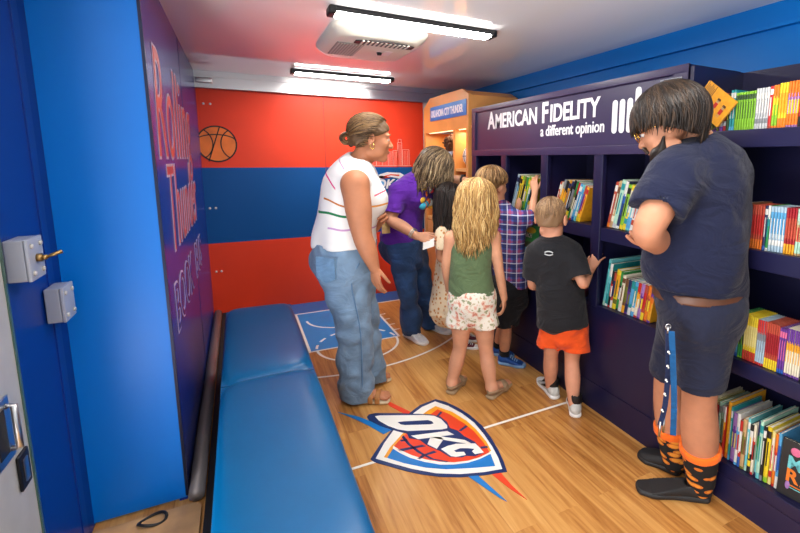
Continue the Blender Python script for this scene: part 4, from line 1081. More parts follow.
def strand_mat(name, dark, mid, light, rough=.42):
    if name in MATS: return MATS[name]
    m, nt, b = quick_nodes(name)
    g = N(nt, 'ShaderNodeNewGeometry'); r = N(nt, 'ShaderNodeValToRGB'); e = r.color_ramp.elements
    e[0].color = rgb(*dark); e[0].position = .05; e[1].color = rgb(*light); e[1].position = .97; k = e.new(.5); k.color = rgb(*mid)
    nt.links.new(g.outputs['Random Per Island'], r.inputs['Fac']); nt.links.new(r.outputs['Color'], b.inputs['Base Color'])
    b.inputs['Roughness'].default_value = rough; b.inputs['Specular IOR Level'].default_value = .35
    MATS[name] = m; return m

def strands(hd, n, rx, tend, fall, r=.003, seed=1, crown=(-.03, 0, .035), part=None, wave=.006, wfreq=38, lift=1.0, jitter=.12, droop=None, tstart=.02, curlin=0.0, axis_tilt=0.0, down=None):
    """strands start round the crown, follow the skull and then fall; hd: Head; rx: skull radii (f, l, u);
    tend(phi) polar angle where the strand leaves the skull (phi 0 = face, pi/2 = person's left), fall(phi) hanging length"""
    R = random.Random(seed); mb = MB(); k = hd.s
    dn = np.array([0, 0, -1.0]) if down is None else nrm(down)
    ct, st = math.cos(axis_tilt), math.sin(axis_tilt)
    for i in range(n):
        phi = R.uniform(0, 2*math.pi); te = tend(phi)*R.uniform(1-jitter, 1+jitter*.5); t0 = tstart+R.random()**1.5*te*.75
        if te <= t0+.05: continue
        lay = R.uniform(.985, 1.05)*lift; P = []; m = 7; ph0 = R.uniform(0, 6.28); tw = R.uniform(-.25, .25)
        for j in range(m+1):
            t = t0+(te-t0)*j/m; ph = phi+tw*(j/m)
            f_, l_, u_ = math.sin(t)*math.cos(ph), math.sin(t)*math.sin(ph), math.cos(t)
            f2, u2 = f_*ct-u_*st, f_*st+u_*ct
            w_ = wave*.35*math.sin(wfreq*t*.1+ph0)
            P.append(hd.p(crown[0]+f2*rx[0]*lay, crown[1]+l_*rx[1]*lay, crown[2]+u2*rx[2]*lay))
        L = fall(phi)*R.uniform(.78, 1.05)
        if L > .005:
            d0 = nrm(P[-1]-P[-2]); q = P[-1].copy(); steps = max(3, int(L/.022)); tang = nrm(np.cross(d0, dn)+1e-6)
            out = nrm(hd.L*math.sin(phi)+hd.F*math.cos(phi))
            for j in range(1, steps+1):
                g = min(1, j/steps*2.2+.25); d = nrm(d0*(1-g)+dn*g-out*curlin*(j/steps)); q = q+d*(L/steps)
                wv = wave*min(1, j/4)*(math.sin(wfreq*j*L/steps+ph0)); wv2 = wave*.7*min(1, j/4)*math.cos(wfreq*.8*j*L/steps+ph0*1.7)
                P.append(q+tang*wv+out*wv2)
        rr_ = r*R.uniform(.7, 1.25); nP = len(P)
        mb.tube(P, [rr_*(.55+.45*min(1, j/2))*(1 if j < nP-3 else (.9, .65, .25)[j-(nP-3)]) for j in range(nP)], 5)
    return mb

# ------------------------------------------------------------------ people
def skin(name, col):
    if name in MATS: return MATS[name]
    m = mat(name, col, rough=.55, spec=.35, sss=.04, var=.08, vscale=18, bump=.12, bscale=260)
    return m
def cloth(name, col, var=.06, vscale=30, rough=.85, bump=.25, bscale=500, wrinkle=.45, wscale=6.0): return mat(name, col, rough=rough, spec=.25, var=var, vscale=vscale, bump=bump, bscale=bscale, sheen=.1, wrinkle=wrinkle, wscale=wscale)
def mid(a, b, t=.5): return np.array(a)*(1-t)+np.array(b)*t
def limb(sh, a, b, c, r, k=.02, grow=0.0, side=None):
    """r: five radii from the root to the end"""
    sh.tube([a, mid(a, b), b, mid(b, c, .45), c], r, k, side, grow=grow)
def flat_foot(sh, heel, toe, w, hgt, ankle, k=.02, toes=True):
    """bare foot between two floor points"""
    d = nrm(np.array(toe)-heel); l = np.cross(UP, d); L = np.linalg.norm(np.array(toe)-heel)
    P = lambda f, z, q=0: np.array(heel)+d*L*f+UP*z+l*q
    sh.tube([P(.10, hgt*.55), P(.35, hgt*.50), P(.65, hgt*.36), P(.84, hgt*.26)], [(w*.62, hgt*.5), (w*.70, hgt*.48), (w*.92, hgt*.34), (w*.85, hgt*.24)], k, l)
    sh.tube([ankle, P(.20, hgt*.75)], [hgt*.62, hgt*.60], k); sh.tube([ankle, P(.55, hgt*.50)], [hgt*.5, hgt*.35], k)
    if toes:
        for i in range(5):
            q = (i-2)*w*.36; sh.tube([P(.80, hgt*.24, q), P(.93-abs(i-2)*.015, hgt*.2, q*1.08), P(.985-abs(i-2)*.03, hgt*.15, q*1.08)], [hgt*.16, hgt*.155, hgt*.13], .006, n=2)
    return d, l, L
def shoe(parent, heel, toe, w, hgt, mats, ankle, collar=.5, sole=.026, laces=None, name='shoe', label=None, sole_mat=None, low=False):
    heel = np.array(heel, float); toe = np.array(toe, float); heel[2] = toe[2] = 0
    d = nrm(toe-heel); l = np.cross(UP, d); L = np.linalg.norm(toe-heel)
    P = lambda f, z, q=0: heel+d*L*f+UP*z+l*q
    u = Shape()
    u.tube([P(.11, hgt*.50), P(.30, hgt*.52), P(.52, hgt*.44), P(.74, hgt*.30), P(.88, hgt*.26)], [(w*.74, hgt*.5), (w*.74, hgt*.52), (w*.86, hgt*.46), (w*.98, hgt*.34), (w*.82, hgt*.27)], .015, l)
    u.tube([P(.20, hgt*.55), mid(P(.20, hgt*.9), ankle, .35)], [w*.66, w*.60], .02)
    u.half(P(.5, sole*.55), -UP)
    if low: u.half(P(.15, hgt*1.02), nrm(UP+d*.05))
    u.half(mid(P(.2, hgt*.9), ankle, .45), nrm(UP*1.0+d*.28))
    if low: u.tube([P(.26, hgt*.80), P(.26, hgt*1.4)], [w*.55, w*.6], .004, op='-')
    o = shape_obj(u, name, mats[0] if isinstance(mats, (list, tuple)) else mats, parent, h=.005)
    if label: o['label'] = label
    s = Shape(); s.tube([P(.085, sole*.5), P(.3, sole*.5), P(.5, sole*.5), P(.74, sole*.5), P(.91, sole*.55)], [(w*.80, sole*.9), (w*.82, sole), (w*.84, sole), (w*1.06, sole), (w*.80, sole*.9)], .01, l)
    s.half(P(.5, 0), -UP); s.half(P(.5, sole), UP)
    shape_obj(s, 'sole', sole_mat or mats[1], o, h=.0045)
    if laces is not None:
        b = MB()
        for i in range(4):
            f = .46+.075*i; z = hgt*(1.0-.12*i)-.004
            b.tube([P(f, z-.012, -w*.42), P(f+.01, z+.004, 0), P(f, z-.012, w*.42)], .0032, 5)
        b.build('laces', laces, o)
    return o

def base_body(J, s, R, fwd, side):
    """trunk, arms and legs as one implicit body. R: radii by name (metres), J: joints"""
    B = Shape()
    B.tube([J['crotch'], J['pelvis'], J['waist'], J['ribs'], J['chest'], mid(J['chest'], J['neck'], .75)],
           [R['crotch'], R['pelvis'], R['waist'], R['ribs'], R['chest'], (R['chest'][0]*.55, R['chest'][1]*.62)], .04, side)
    B.tube([mid(J['chest'], J['neck'], .6), J['neck'], J['skull']], [R['neckr']*1.25, R['neckr'], R['neckr']*.98], .03)
    for q in 'LR':
        B.tube([mid(J['neck'], J['sh'+q], .25), J['sh'+q]], [R['neckr']*.8, R['arm'][0]], .04)
        limb(B, J['sh'+q], J['el'+q], J['wr'+q], R['arm'], .025)
        limb(B, J['hip'+q], J['kn'+q], J['an'+q], R['leg'], .03)
    return B
ARM_W = (.054, .050, .040, .042, .026); LEG_W = (.095, .085, .060, .062, .040)
ARM_C = (.034, .031, .026, .026, .0185); LEG_C = (.058, .052, .039, .041, .027)
ARM_M = (.066, .062, .054, .053, .034); LEG_M = (.098, .090, .068, .072, .046)
def sc(t, k): return tuple((tuple(x*k for x in v) if isinstance(v, tuple) else v*k) for v in t)

def hair_cap(hd, grow, front=(.035, .030), nape=-.055, name='hair', m=None, parent=None, extra=None, h=.005, noise=.002, slope=.55, back=True):
    c = Shape(); k = hd.s
    el = [n for n in m.node_tree.nodes if n.type == 'VALTORGB'][0].color_ramp.elements; base_c = el[1].color
    nm = m.name+' roots'
    if nm not in MATS:
        m_, nt_, b_ = quick_nodes(nm); b_.inputs['Base Color'].default_value = tuple(x*.9 for x in base_c[:3])+(1,); b_.inputs['Roughness'].default_value = .6; MATS[nm] = m_
    m = MATS[nm]
    c.ell(hd.p(-.016, 0, .036), np.array((.100, .079, .083))*k, hd.axes(), .02*k, grow=grow)
    if back: c.ell(hd.p(-.045, 0, -.015), np.array((.066, .068, .070))*k, hd.axes(), .03*k, grow=grow*.8)
    else: c.ell(hd.p(-.055, 0, -.020), np.array((.040, .052, .055))*k, hd.axes(), .04*k)
    c.half(hd.p(front[0], 0, front[1]), nrm(hd.F*slope-hd.U*.8))
    c.half(hd.p(0, 0, nape), -hd.U)
    if extra: extra(c)
    c.disp.append(folds(noise, 160, 5))
    return shape_obj(c, name, m, parent, h=h)

# ================================================================= woman in the white top
def woman_white():
    D = 2.544; A = lambda x, y, o=0: at(x, y, D+o)
    fwd = nrm(VR*.84+VF*.54); left = np.cross(UP, fwd); hf = nrm(VR*.94+VF*.34-UP*.10)
    base = on(362, 398, 'Z', 0)
    J = dict(crotch=A(349, 282), pelvis=A(345, 256), waist=A(346, 226), ribs=A(350, 203), chest=A(352, 184), neck=A(358, 165), skull=A(367, 150),
             shR=A(355, 184, -.165), elR=A(362, 234, -.21), wrR=A(374, 267, -.20), shL=A(358, 183, .17), elL=A(364, 232, .19), wrL=A(381, 219, .08),
             hipR=A(344, 268, -.085), knR=A(354, 326, -.10), anR=on(357, 399, 'Z', 0)+UP*.075, hipL=A(350, 268, .085), knL=A(362, 322, .10), anL=on(371, 383, 'Z', 0)+UP*.075)
    R = dict(crotch=(.14, .12), pelvis=(.205, .168), waist=(.178, .150), ribs=(.170, .150), chest=(.170, .130), neckr=.060,
             arm=(.070, .070, .053, .050, .030), leg=(.105, .092, .064, .064, .042))
    SK = skin('skin_tan', (184, 122, 88))
    B = base_body(J, 1, R, fwd, left)
    hd = Head(A(371.5, 139), hf, UP+hf*.10, 1.06)
    hd.add(B)
    bR = hand(B, J['wrR'], A(376.5, 285, -.20)-J['wrR'], nrm(-VF*.8-VR*.5), .165, -1, .35, .03)
    bL = hand(B, J['wrL'], A(387, 210, -.03)-J['wrL'], nrm(VR*.6+UP*.5), .175, 1, .7)
    for heel, toe, an in ((on(347, 402, 'Z', 0), on(391, 401, 'Z', 0), J['anR']), (on(363, 386, 'Z', 0), on(389.5, 379, 'Z', 0), J['anL'])):
        h2 = np.array(heel); t2 = np.array(toe); h2[2] = t2[2] = .022
        flat_foot(B, h2, t2, .046, .062, an)
    bx = [hd.box(), bR, bL]
    for toe in (on(386, 400, 'Z', 0), on(385, 380, 'Z', 0)): bx.append((np.array(toe)+[-.09, -.09, .0], np.array(toe)+[.09, .09, .09], .0045))
    o = shape_obj(B, 'person', SK, None, base, .008, bx)
    tag(o, 'woman in a white sleeveless striped top and light jeans, hair in a low bun', 'person', 'visitors')
    hd.features(o, o, iris=(70, 90, 100), brow=(120, 90, 60))  if False else hd.features(o, iris=(70, 90, 100), brow=(120, 90, 60))
    # top
    S = Shape()
    S.tube([A(345, 243), J['waist'], J['ribs'], J['chest'], mid(J['chest'], J['neck'], .78)], [(.205, .166), (.184, .157), (.178, .158), (.176, .140), (.105, .088)], .03, left, grow=.010)
    for q in (-1, 1): S.ell(A(359, 199)+fwd*.072+left*q*.07, (.070, .072, .080), None, .07)
    S.tube([mid(J['neck'], J['shR'], .3), mid(J['neck'], J['shR'], .86)], [.070, .066], .04); S.tube([mid(J['neck'], J['shL'], .3), mid(J['neck'], J['shL'], .86)], [.070, .066], .04)
    S.half(A(345, 244), -UP)
    for q in 'LR':
        ax_ = nrm(left*(1 if q == 'L' else -1)); S.tube([J['sh'+q]+ax_*.035-UP*.025, J['sh'+q]+ax_*.16-UP*.08], [.082, .10], .012, op='-', n=1)
    S.tube([J['neck']-UP*.005, J['neck']+(J['skull']-J['neck'])*1.5], [.066, .085], .01, op='-', n=1)
    S.disp.append(folds(.0055, 28, 3))
    # white knit with thin wavy coloured lines
    m, nt, b = quick_nodes('white_striped_knit'); b.inputs['Roughness'].default_value = .85
    tc = N(nt, 'ShaderNodeTexCoord'); sx = N(nt, 'ShaderNodeSeparateXYZ'); nt.links.new(tc.outputs['Object'], sx.inputs[0])
    def math_(op, a, b_=None):
        n = N(nt, 'ShaderNodeMath', _operation=op)
        for i, v in enumerate((a, b_)):
            if v is None: continue
            if isinstance(v, (int, float)): n.inputs[i].default_value = v
            else: nt.links.new(v, n.inputs[i])
        return n.outputs[0]
    U = math_('ADD', math_('MULTIPLY', sx.outputs['X'], float(VR[0])), math_('MULTIPLY', sx.outputs['Y'], float(VR[1])))
    col = rgb(236, 234, 232); prev = None
    def zof(x, y): return float(at(x, y, D-.17)[2])
    def uof(x): return float((at(x, 200, D-.17)-np.array(base)) @ VR)
    for (x0, y0, x1, y1, wd, c) in [(317, 172, 336, 189, .0055, (226, 40, 130)), (321, 199, 352, 208, .005, (190, 110, 40)), (313, 212, 352, 217, .0065, (10, 120, 70)), (326, 229, 372, 230, .005, (196, 150, 196)),
                                    (330, 155, 345, 169, .004, (206, 150, 190)), (352, 208, 385, 206, .005, (224, 150, 60)), (372, 196, 386, 190, .005, (224, 90, 110))]:
        u0, u1, z0, z1 = uof(x0), uof(x1), zof(x0, y0), zof(x1, y1); sl = (z1-z0)/(u1-u0)
        zz = math_('ADD', math_('MULTIPLY', math_('SUBTRACT', U, u0), sl), z0)
        zz = math_('ADD', zz, math_('MULTIPLY', math_('SINE', math_('MULTIPLY', U, 40.0)), .004))
        d = math_('ABSOLUTE', math_('SUBTRACT', sx.outputs['Z'], zz)); k = math_('LESS_THAN', d, wd)
        k = math_('MULTIPLY', k, math_('MULTIPLY', math_('GREATER_THAN', U, u0), math_('LESS_THAN', U, u1)))
        mx = N(nt, 'ShaderNodeMix', _data_type='RGBA'); nt.links.new(k, mx.inputs[0])
        if prev is None: mx.inputs[6].default_value = col
        else: nt.links.new(prev, mx.inputs[6])
        mx.inputs[7].default_value = rgb(*c); prev = mx.outputs[2]
    nt.links.new(prev, b.inputs['Base Color'])
    shape_obj(S, 'sleeveless_top', m, o, h=.007)
    # jeans, wide and straight
    M = cloth('light_denim', (116, 142, 168), var=.22, vscale=9, bump=.2)
    T = Shape()
    T.tube([A(345.5, 242), J['pelvis'], J['crotch']], [(.192, .156), (.207, .172), (.17, .14)], .03, left, grow=.008)
    T.ell(J['pelvis']-fwd*.06-UP*.05+left*-.07, (.12, .12, .12), None, .05); T.ell(J['pelvis']-fwd*.06-UP*.05+left*.07, (.12, .12, .12), None, .05)
    for q in 'LR':
        hem = np.array(J['an'+q]); hem[2] = .022
        T.tube([J['hip'+q], mid(J['hip'+q], J['kn'+q]), J['kn'+q], mid(J['kn'+q], hem), hem+UP*.015], [.122, .118, .104, .100, .104], .03, grow=0)
    T.half([0, 0, .018], -UP); T.half(A(345.5, 241), UP)
    T.disp.append(folds(.0075, 34, 12, (1, 1, 1.3)))
    jn = shape_obj(T, 'jeans', M, o, h=.007)
    P = MB(); p0 = J['pelvis']-fwd*.19-left*.045-UP*.055
    for q in (-1,):
        c = J['pelvis']-fwd*.150-left*.148-UP*.035; a = nrm(-left*.82+fwd*.57); nn = nrm(-fwd*.82-left*.57)
        b = MB(); w_, h_ = .062, .07
        poly = [(-w_, h_), (w_, h_), (w_, -h_*.6), (0, -h_), (-w_, -h_*.6)]
        vs = [c+a*x+UP*z+nn*(.006-.9*x*x) for x, z in poly]+[c+a*x+UP*z-nn*(.03+.9*x*x) for x, z in poly]
        b.add(vs, [(0, 1, 2, 3, 4), (9, 8, 7, 6, 5)]+[(i, 5+i, 5+(i+1) % 5, (i+1) % 5) for i in range(5)]); b.build('back_pocket', cloth('denim_pocket', (110, 146, 180), var=.2, vscale=12), jn)
    # side seam
    sm = MB(); side = [J['pelvis']-left*.222+fwd*.01, J['hipR']-left*.128-UP*.06, J['knR']-left*.112, np.array([J['anR'][0], J['anR'][1], .05])-left*.105]
    sm.tube(catmull(side, 6), .004, 5); sm.build('side_seam', cloth('denim_seam', (96, 130, 166)), jn)
    # hair drawn back into a low bun
    HM = strand_mat('hair_ash_blonde', (58, 40, 25), (96, 70, 43), (150, 118, 78))
    H = hair_cap(hd, .010, (.095, .058), -.050, 'hair', HM, o, slope=.45)
    tn = lambda ph: 1.74+1.0*math.cos(ph)
    mb = strands(hd, 1000, (.1125, .0925, .096), tn, lambda p: 0, .0019, 3, crown=(-.016, 0, .036), axis_tilt=1.95, jitter=.05, tstart=.1)
    mb.build('hair_strands', HM, H)
    bn = MB(); c = hd.p(-.128, 0, -.012)
    Rr = random.Random(5)
    for k in range(46):
        a0 = Rr.uniform(0, 6.28); rr_ = Rr.uniform(.012, .034); t1 = Rr.uniform(-1, 1)*.03; P = []
        ax1 = nrm(hd.U*.9+hd.F*Rr.uniform(-.6, .6)); ax2 = nrm(np.cross(ax1, hd.L)+hd.L*Rr.uniform(-.7, .7))
        for j in range(12): an = a0+j*.36; P.append(c+rr_*(ax1*math.cos(an)+ax2*math.sin(an))+hd.L*t1*.7)
        bn.tube(P, .0048, 5)
    bn.build('bun', HM, H)
    e = MB(); c = hd.p(-.004, -.086, -.040)
    e.tube([c+hd.F*.012*math.cos(a)+UP*.014*math.sin(a) for a in np.linspace(0, 6.3, 18)], .0018, 6); e.build('hoop_earring', mat('gold', (220, 180, 90), rough=.25, metal=1), o)
    # tan slide sandals
    ML = mat('tan_leather', (170, 112, 58), rough=.55, var=.1, vscale=20); MS = mat('cream_sole', (214, 196, 164), rough=.7)
    for heel, toe in ((on(346, 402, 'Z', 0), on(392.5, 401, 'Z', 0)), (on(362, 386, 'Z', 0), on(391, 378.5, 'Z', 0))):
        heel = np.array(heel); toe = np.array(toe); d = nrm(toe-heel); l = np.cross(UP, d); L = np.linalg.norm(toe-heel); Pp = lambda f, z, q=0: heel+d*L*f+UP*z+l*q
        s = Shape(); s.tube([Pp(.12, .012), Pp(.4, .012), Pp(.72, .012), Pp(.90, .012)], [(.036, .016), (.034, .016), (.050, .016), (.044, .016)], .01, l); s.half(Pp(.5, .001), -UP); s.half(Pp(.5, .024), UP)
        so = shape_obj(s, 'sandal', MS, o, h=.005)
        b = Shape()
        for f0 in (.55, .70): b.tube([Pp(f0, .014, .05), Pp(f0, .05, .042), Pp(f0+.01, .070-.03*(f0-.55), 0), Pp(f0, .05, -.042), Pp(f0, .014, -.05)], [(.016, .005)]*5, .006, d)
        shape_obj(b, 'strap', ML, so, h=.0045)
woman_white()

# ================================================================= woman in the purple shirt
def woman_purple():
    D = 3.42; A = lambda x, y, o=0: at(x, y, D+o)
    fwd = nrm(VR*.86-VF*.42); left = np.cross(UP, fwd); base = on(422, 336, 'Z', 0)
    hf = nrm(VR*.78-VF*.12-UP*.52)
    J = dict(crotch=A(407, 257), pelvis=A(404, 243), waist=A(402, 226, -.01), ribs=A(405, 207, -.03), chest=A(412, 192, -.06), neck=A(424, 180, -.09), skull=A(434, 174, -.10),
             shR=A(399, 193, -.20), elR=A(391, 219, -.26), wrR=A(417, 236, -.34), shL=A(430, 186, .09), elL=A(449, 181, .13), wrL=A(465, 180, .02),
             hipR=A(399, 248, -.08), knR=A(408, 290, -.10), anR=on(412, 337, 'Z', 0)+UP*.085, hipL=A(412, 247, .08), knL=A(424, 286, .10), anL=on(432, 328, 'Z', 0)+UP*.085)
    R = dict(crotch=(.13, .11), pelvis=(.175, .135), waist=(.155, .125), ribs=(.155, .125), chest=(.165, .115), neckr=.052, arm=(.056, .053, .042, .042, .027), leg=(.092, .082, .060, .060, .040))
    SK = skin('skin_fair_warm', (204, 148, 116))
    B = base_body(J, 1, R, fwd, left); hd = Head(A(436, 168, -.10), hf, UP+hf*.4, 1.0); hd.add(B)
    bR = hand(B, J['wrR'], A(429, 239, -.38)-J['wrR'], nrm(-VF*.8+UP*.4), .17, -1, .5)
    bL = hand(B, J['wrL'], A(476, 186, -.06)-J['wrL'], nrm(UP*.9-VF*.3), .17, 1, .5)
    o = shape_obj(B, 'person', SK, None, base, .009, [hd.box(), bR, bL])
    tag(o, 'woman in a purple shirt and dark jeans bending over beside the cabinet', 'person', 'visitors')
    hd.features(o, iris=(80, 60, 44), brow=(90, 70, 50))
    S = Shape()
    S.tube([A(402, 240), J['waist'], J['ribs'], J['chest'], mid(J['chest'], J['neck'], .8)], [(.182, .142), (.168, .140), (.170, .140), (.178, .128), (.10, .085)], .03, left, grow=.008)
    for q in (-1, 1): S.ell(mid(J['chest'], J['ribs'], .4)+fwd*.085+left*q*.065, (.065, .065, .062), None, .04)
    for q in 'LR':
        e = mid(J['sh'+q], J['el'+q], .78); S.tube([mid(J['neck'], J['sh'+q], .4), J['sh'+q], e], [.066, .074, .071], .04, flat=(0, 1), n=2)
        sleeve_hollow(S, J['sh'+q], e, .060)
    S.half(A(402, 240.5), nrm(-UP+VR*.05)); S.disp.append(folds(.008, 28, 8))
    sh_ = shape_obj(S, 'shirt', cloth('purple_cotton', (94, 40, 160)), o, h=.008)
    # printed picture on the chest
    pc = mid(J['chest'], J['ribs'], .25)+fwd*.172
    b = MB(); rr_ = random.Random(4); cols = [(226, 110, 50), (60, 170, 200), (236, 190, 60), (210, 60, 90), (240, 236, 230)]
    for k in range(13): b.ball(pc+left*rr_.uniform(-.08, .08)+UP*rr_.uniform(-.08, .08)-fwd*.031, .030, k % 5, 10, 8, (1, 1, 1))
    b.build('shirt_print', [mat('print %d' % i, c, rough=.8) for i, c in enumerate(cols)], sh_)
    T = Shape(); T.tube([A(403, 238), J['pelvis'], J['crotch']], [(.165, .13), (.180, .142), (.14, .12)], .03, left, grow=.008)
    T.ell(J['pelvis']-fwd*.07-UP*.05, (.13, .15, .12), (fwd, left, UP), .05)
    for q in 'LR':
        hem = np.array(J['an'+q]); hem[2] = .045
        T.tube([J['hip'+q], mid(J['hip'+q], J['kn'+q]), J['kn'+q], mid(J['kn'+q], hem), hem], [.102, .094, .076, .078, .088], .03, flat=(0, 1))
    T.half(A(403, 237), UP); T.disp.append(folds(.008, 32, 21, (1, 1, 1.3)))
    shape_obj(T, 'jeans', cloth('dark_denim', (44, 74, 118), var=.35, vscale=8), o, h=.008)
    HM = strand_mat('hair_grey_brown', (52, 39, 28), (104, 84, 60), (172, 150, 116))
    H = hair_cap(hd, .014, (.05, .045), -.06, 'hair', HM, o)
    def te(p): return 1.15+.75*(1-abs(math.cos(p/2)))*1.0
    def fl(p): return .13+.24*(1-abs(math.cos(p/2))**1.3)
    mb = strands(hd, 900, (.130, .124, .114), te, fl, .0034, 6, crown=(-.018, 0, .030), wave=.017, wfreq=26, jitter=.20, down=-UP-VR*.25)
    mb.build('hair_strands', HM, H)
    MW = mat('white_mesh', (226, 228, 232), rough=.6, var=.08, vscale=40); MWS = mat('white_sole', (238, 238, 236), rough=.6)
    ln = mat('lace_white', (240, 240, 240), rough=.8)
    for heel, toe, an in ((on(405, 334.5, 'Z', 0), on(427, 346, 'Z', 0), J['anR']), (on(424, 325.5, 'Z', 0), on(451, 335, 'Z', 0), J['anL'])):
        shoe(o, heel, toe, .046, .085, (MW, MWS), an, laces=ln, name='sneaker')
    b = MB(); t = nrm(J['wrR']-J['elR']); c = J['wrR']-t*.03
    for k in range(2):
        a1 = nrm(np.cross(t, UP)); a2 = np.cross(t, a1); b.tube([c-t*k*.014+a1*.034*math.cos(a)+a2*.034*math.sin(a) for a in np.linspace(0, 6.28, 18)], .005, 6)
    b.build('bracelet', mat('silver_bead', (206, 206, 200), rough=.3, metal=.8), o)
    b = MB(); t = nrm(J['wrL']-J['elL']); c = J['wrL']-t*.015; a1 = nrm(np.cross(t, UP)); a2 = np.cross(t, a1)
    b.tube([c+a1*.031*math.cos(a)+a2*.031*math.sin(a) for a in np.linspace(0, 6.28, 18)], .009, 6); b.tube([c-a2*.026, c-a2*.042], [.020, .018], 14); b.build('watch', M_BLACK, o)
    bd = A(386, 228, -.25); b = MB().box(bd[0]-.03, bd[0]+.03, bd[1]-.004, bd[1]+.004, bd[2]-.04, bd[2]+.045, 0, .003)
    b.tube([bd+UP*.045, A(388, 215, -.21)], .004, 5); b.build('name_badge', mat('badge_tan', (176, 146, 96), rough=.4, var=.3, vscale=60), o)
    # the sheet of paper she holds
    pp = A(427, 243, -.40); P = MB(); a = nrm(VR*.9+UP*.25); c2 = nrm(-VF*.7+UP*-.5)
    nn = nrm(np.cross(a, c2)); vs = [pp+a*x+c2*y+nn*z for z in (0, .0015) for x, y in ((-.03, -.03), (.05, -.035), (.055, .05), (-.025, .055))]
    P.add(vs, [(0, 1, 2, 3), (7, 6, 5, 4)]+[(i, 4+i, 4+(i+1) % 4, (i+1) % 4) for i in range(4)])
    tag(P.build('paper_sheet', mat('paper', (226, 224, 218), rough=.8)), 'white sheet of paper held by the woman in the purple shirt', 'paper')
woman_purple()

# ================================================================= dark-haired girl
def girl_dark():
    D = 3.20; A = lambda x, y, o=0: at(x, y, D+o)
    fwd = nrm(VR*.75+VF*.45); left = np.cross(UP, fwd); base = on(462, 347, 'Z', 0)
    J = dict(crotch=A(452, 292), pelvis=A(451, 280), waist=A(450, 262), ribs=A(449, 248), chest=A(449, 234), neck=A(449, 222), skull=A(450, 212),
             shR=A(442, 234, -.10), elR=A(440, 258, -.13), wrR=A(455, 262, -.22), shL=A(456, 234, .10), elL=A(462, 256, .14), wrL=A(474, 250, .10),
             hipR=A(449, 286, -.05), knR=A(455, 318, -.05), anR=on(458, 347, 'Z', 0)+UP*.055, hipL=A(456, 286, .05), knL=A(462, 315, .05), anL=on(466, 342, 'Z', 0)+UP*.055)
    R = dict(crotch=(.075, .065), pelvis=(.105, .082), waist=(.092, .076), ribs=(.095, .078), chest=(.098, .072), neckr=.034, arm=ARM_C, leg=LEG_C)
    SK = skin('skin_olive', (190, 132, 98))
    B = base_body(J, 1, R, fwd, left); hd = Head(A(450, 200), nrm(VR*.8+VF*.5-UP*.3), UP, .90, True); hd.add(B)
    b1 = hand(B, J['wrR'], A(463, 262, -.26)-J['wrR'], UP, .125, 1, .5); b2 = hand(B, J['wrL'], A(482, 247, .08)-J['wrL'], UP, .125, 1, .5)
    o = shape_obj(B, 'person', SK, None, base, .008, [hd.box(), b1, b2])
    tag(o, 'girl with long dark hair in a cream patterned dress behind the blonde girl', 'person', 'visitors')
    hd.features(o, iris=(50, 34, 24), brow=(40, 28, 22))
    m, nt, b = quick_nodes('cream_print'); tc = N(nt, 'ShaderNodeTexCoord'); v = N(nt, 'ShaderNodeTexVoronoi', Scale=34.0); nt.links.new(tc.outputs['Object'], v.inputs['Vector'])
    r = N(nt, 'ShaderNodeValToRGB'); e = r.color_ramp.elements; e[0].color = rgb(206, 140, 74); e[0].position = .28; e[1].color = rgb(238, 218, 184); e[1].position = .38
    nt.links.new(v.outputs['Distance'], r.inputs['Fac']); nt.links.new(r.outputs['Color'], b.inputs['Base Color']); b.inputs['Roughness'].default_value = .85
    S = Shape(); S.tube([A(452, 312), J['crotch'], J['waist'], J['ribs'], J['chest'], mid(J['chest'], J['neck'], .7)], [(.17, .16), (.145, .13), (.102, .088), (.106, .09), (.108, .085), (.06, .055)], .03, left, flat=(1, 0), grow=.008)
    for q in 'LR': S.tube([mid(J['neck'], J['sh'+q], .5), J['sh'+q], mid(J['sh'+q], J['el'+q], .6)], [.038, .050, .054], .03, flat=(0, 1), n=2)
    S.disp.append(folds(.007, 34, 4, (1.3, 1.3, .4))); shape_obj(S, 'dress', m, o, h=.008)
    HM = strand_mat('hair_near_black', (14, 10, 9), (26, 19, 16), (46, 34, 28))
    H = hair_cap(hd, .012, (.06, .05), -.06, 'hair', HM, o)
    mb = strands(hd, 420, (.120, .102, .104), lambda p: 1.15+.75*(1-abs(math.cos(p/2))), lambda p: .10+.24*(1-abs(math.cos(p/2))**2), .0042, 9, crown=(-.014, 0, .030), wave=.005, wfreq=40)
    mb.build('hair_strands', HM, H)
    for heel, toe, an in ((on(458, 347, 'Z', 0), on(479, 349, 'Z', 0), J['anR']), (on(463, 341, 'Z', 0), on(480, 341, 'Z', 0), J['anL'])):
        shoe(o, heel, toe, .034, .065, (mat('maroon_mesh', (104, 34, 50), rough=.7), mat('white_sole', (238, 238, 236))), an, laces=mat('lace_white', (240, 240, 240)), name='sneaker')
girl_dark()

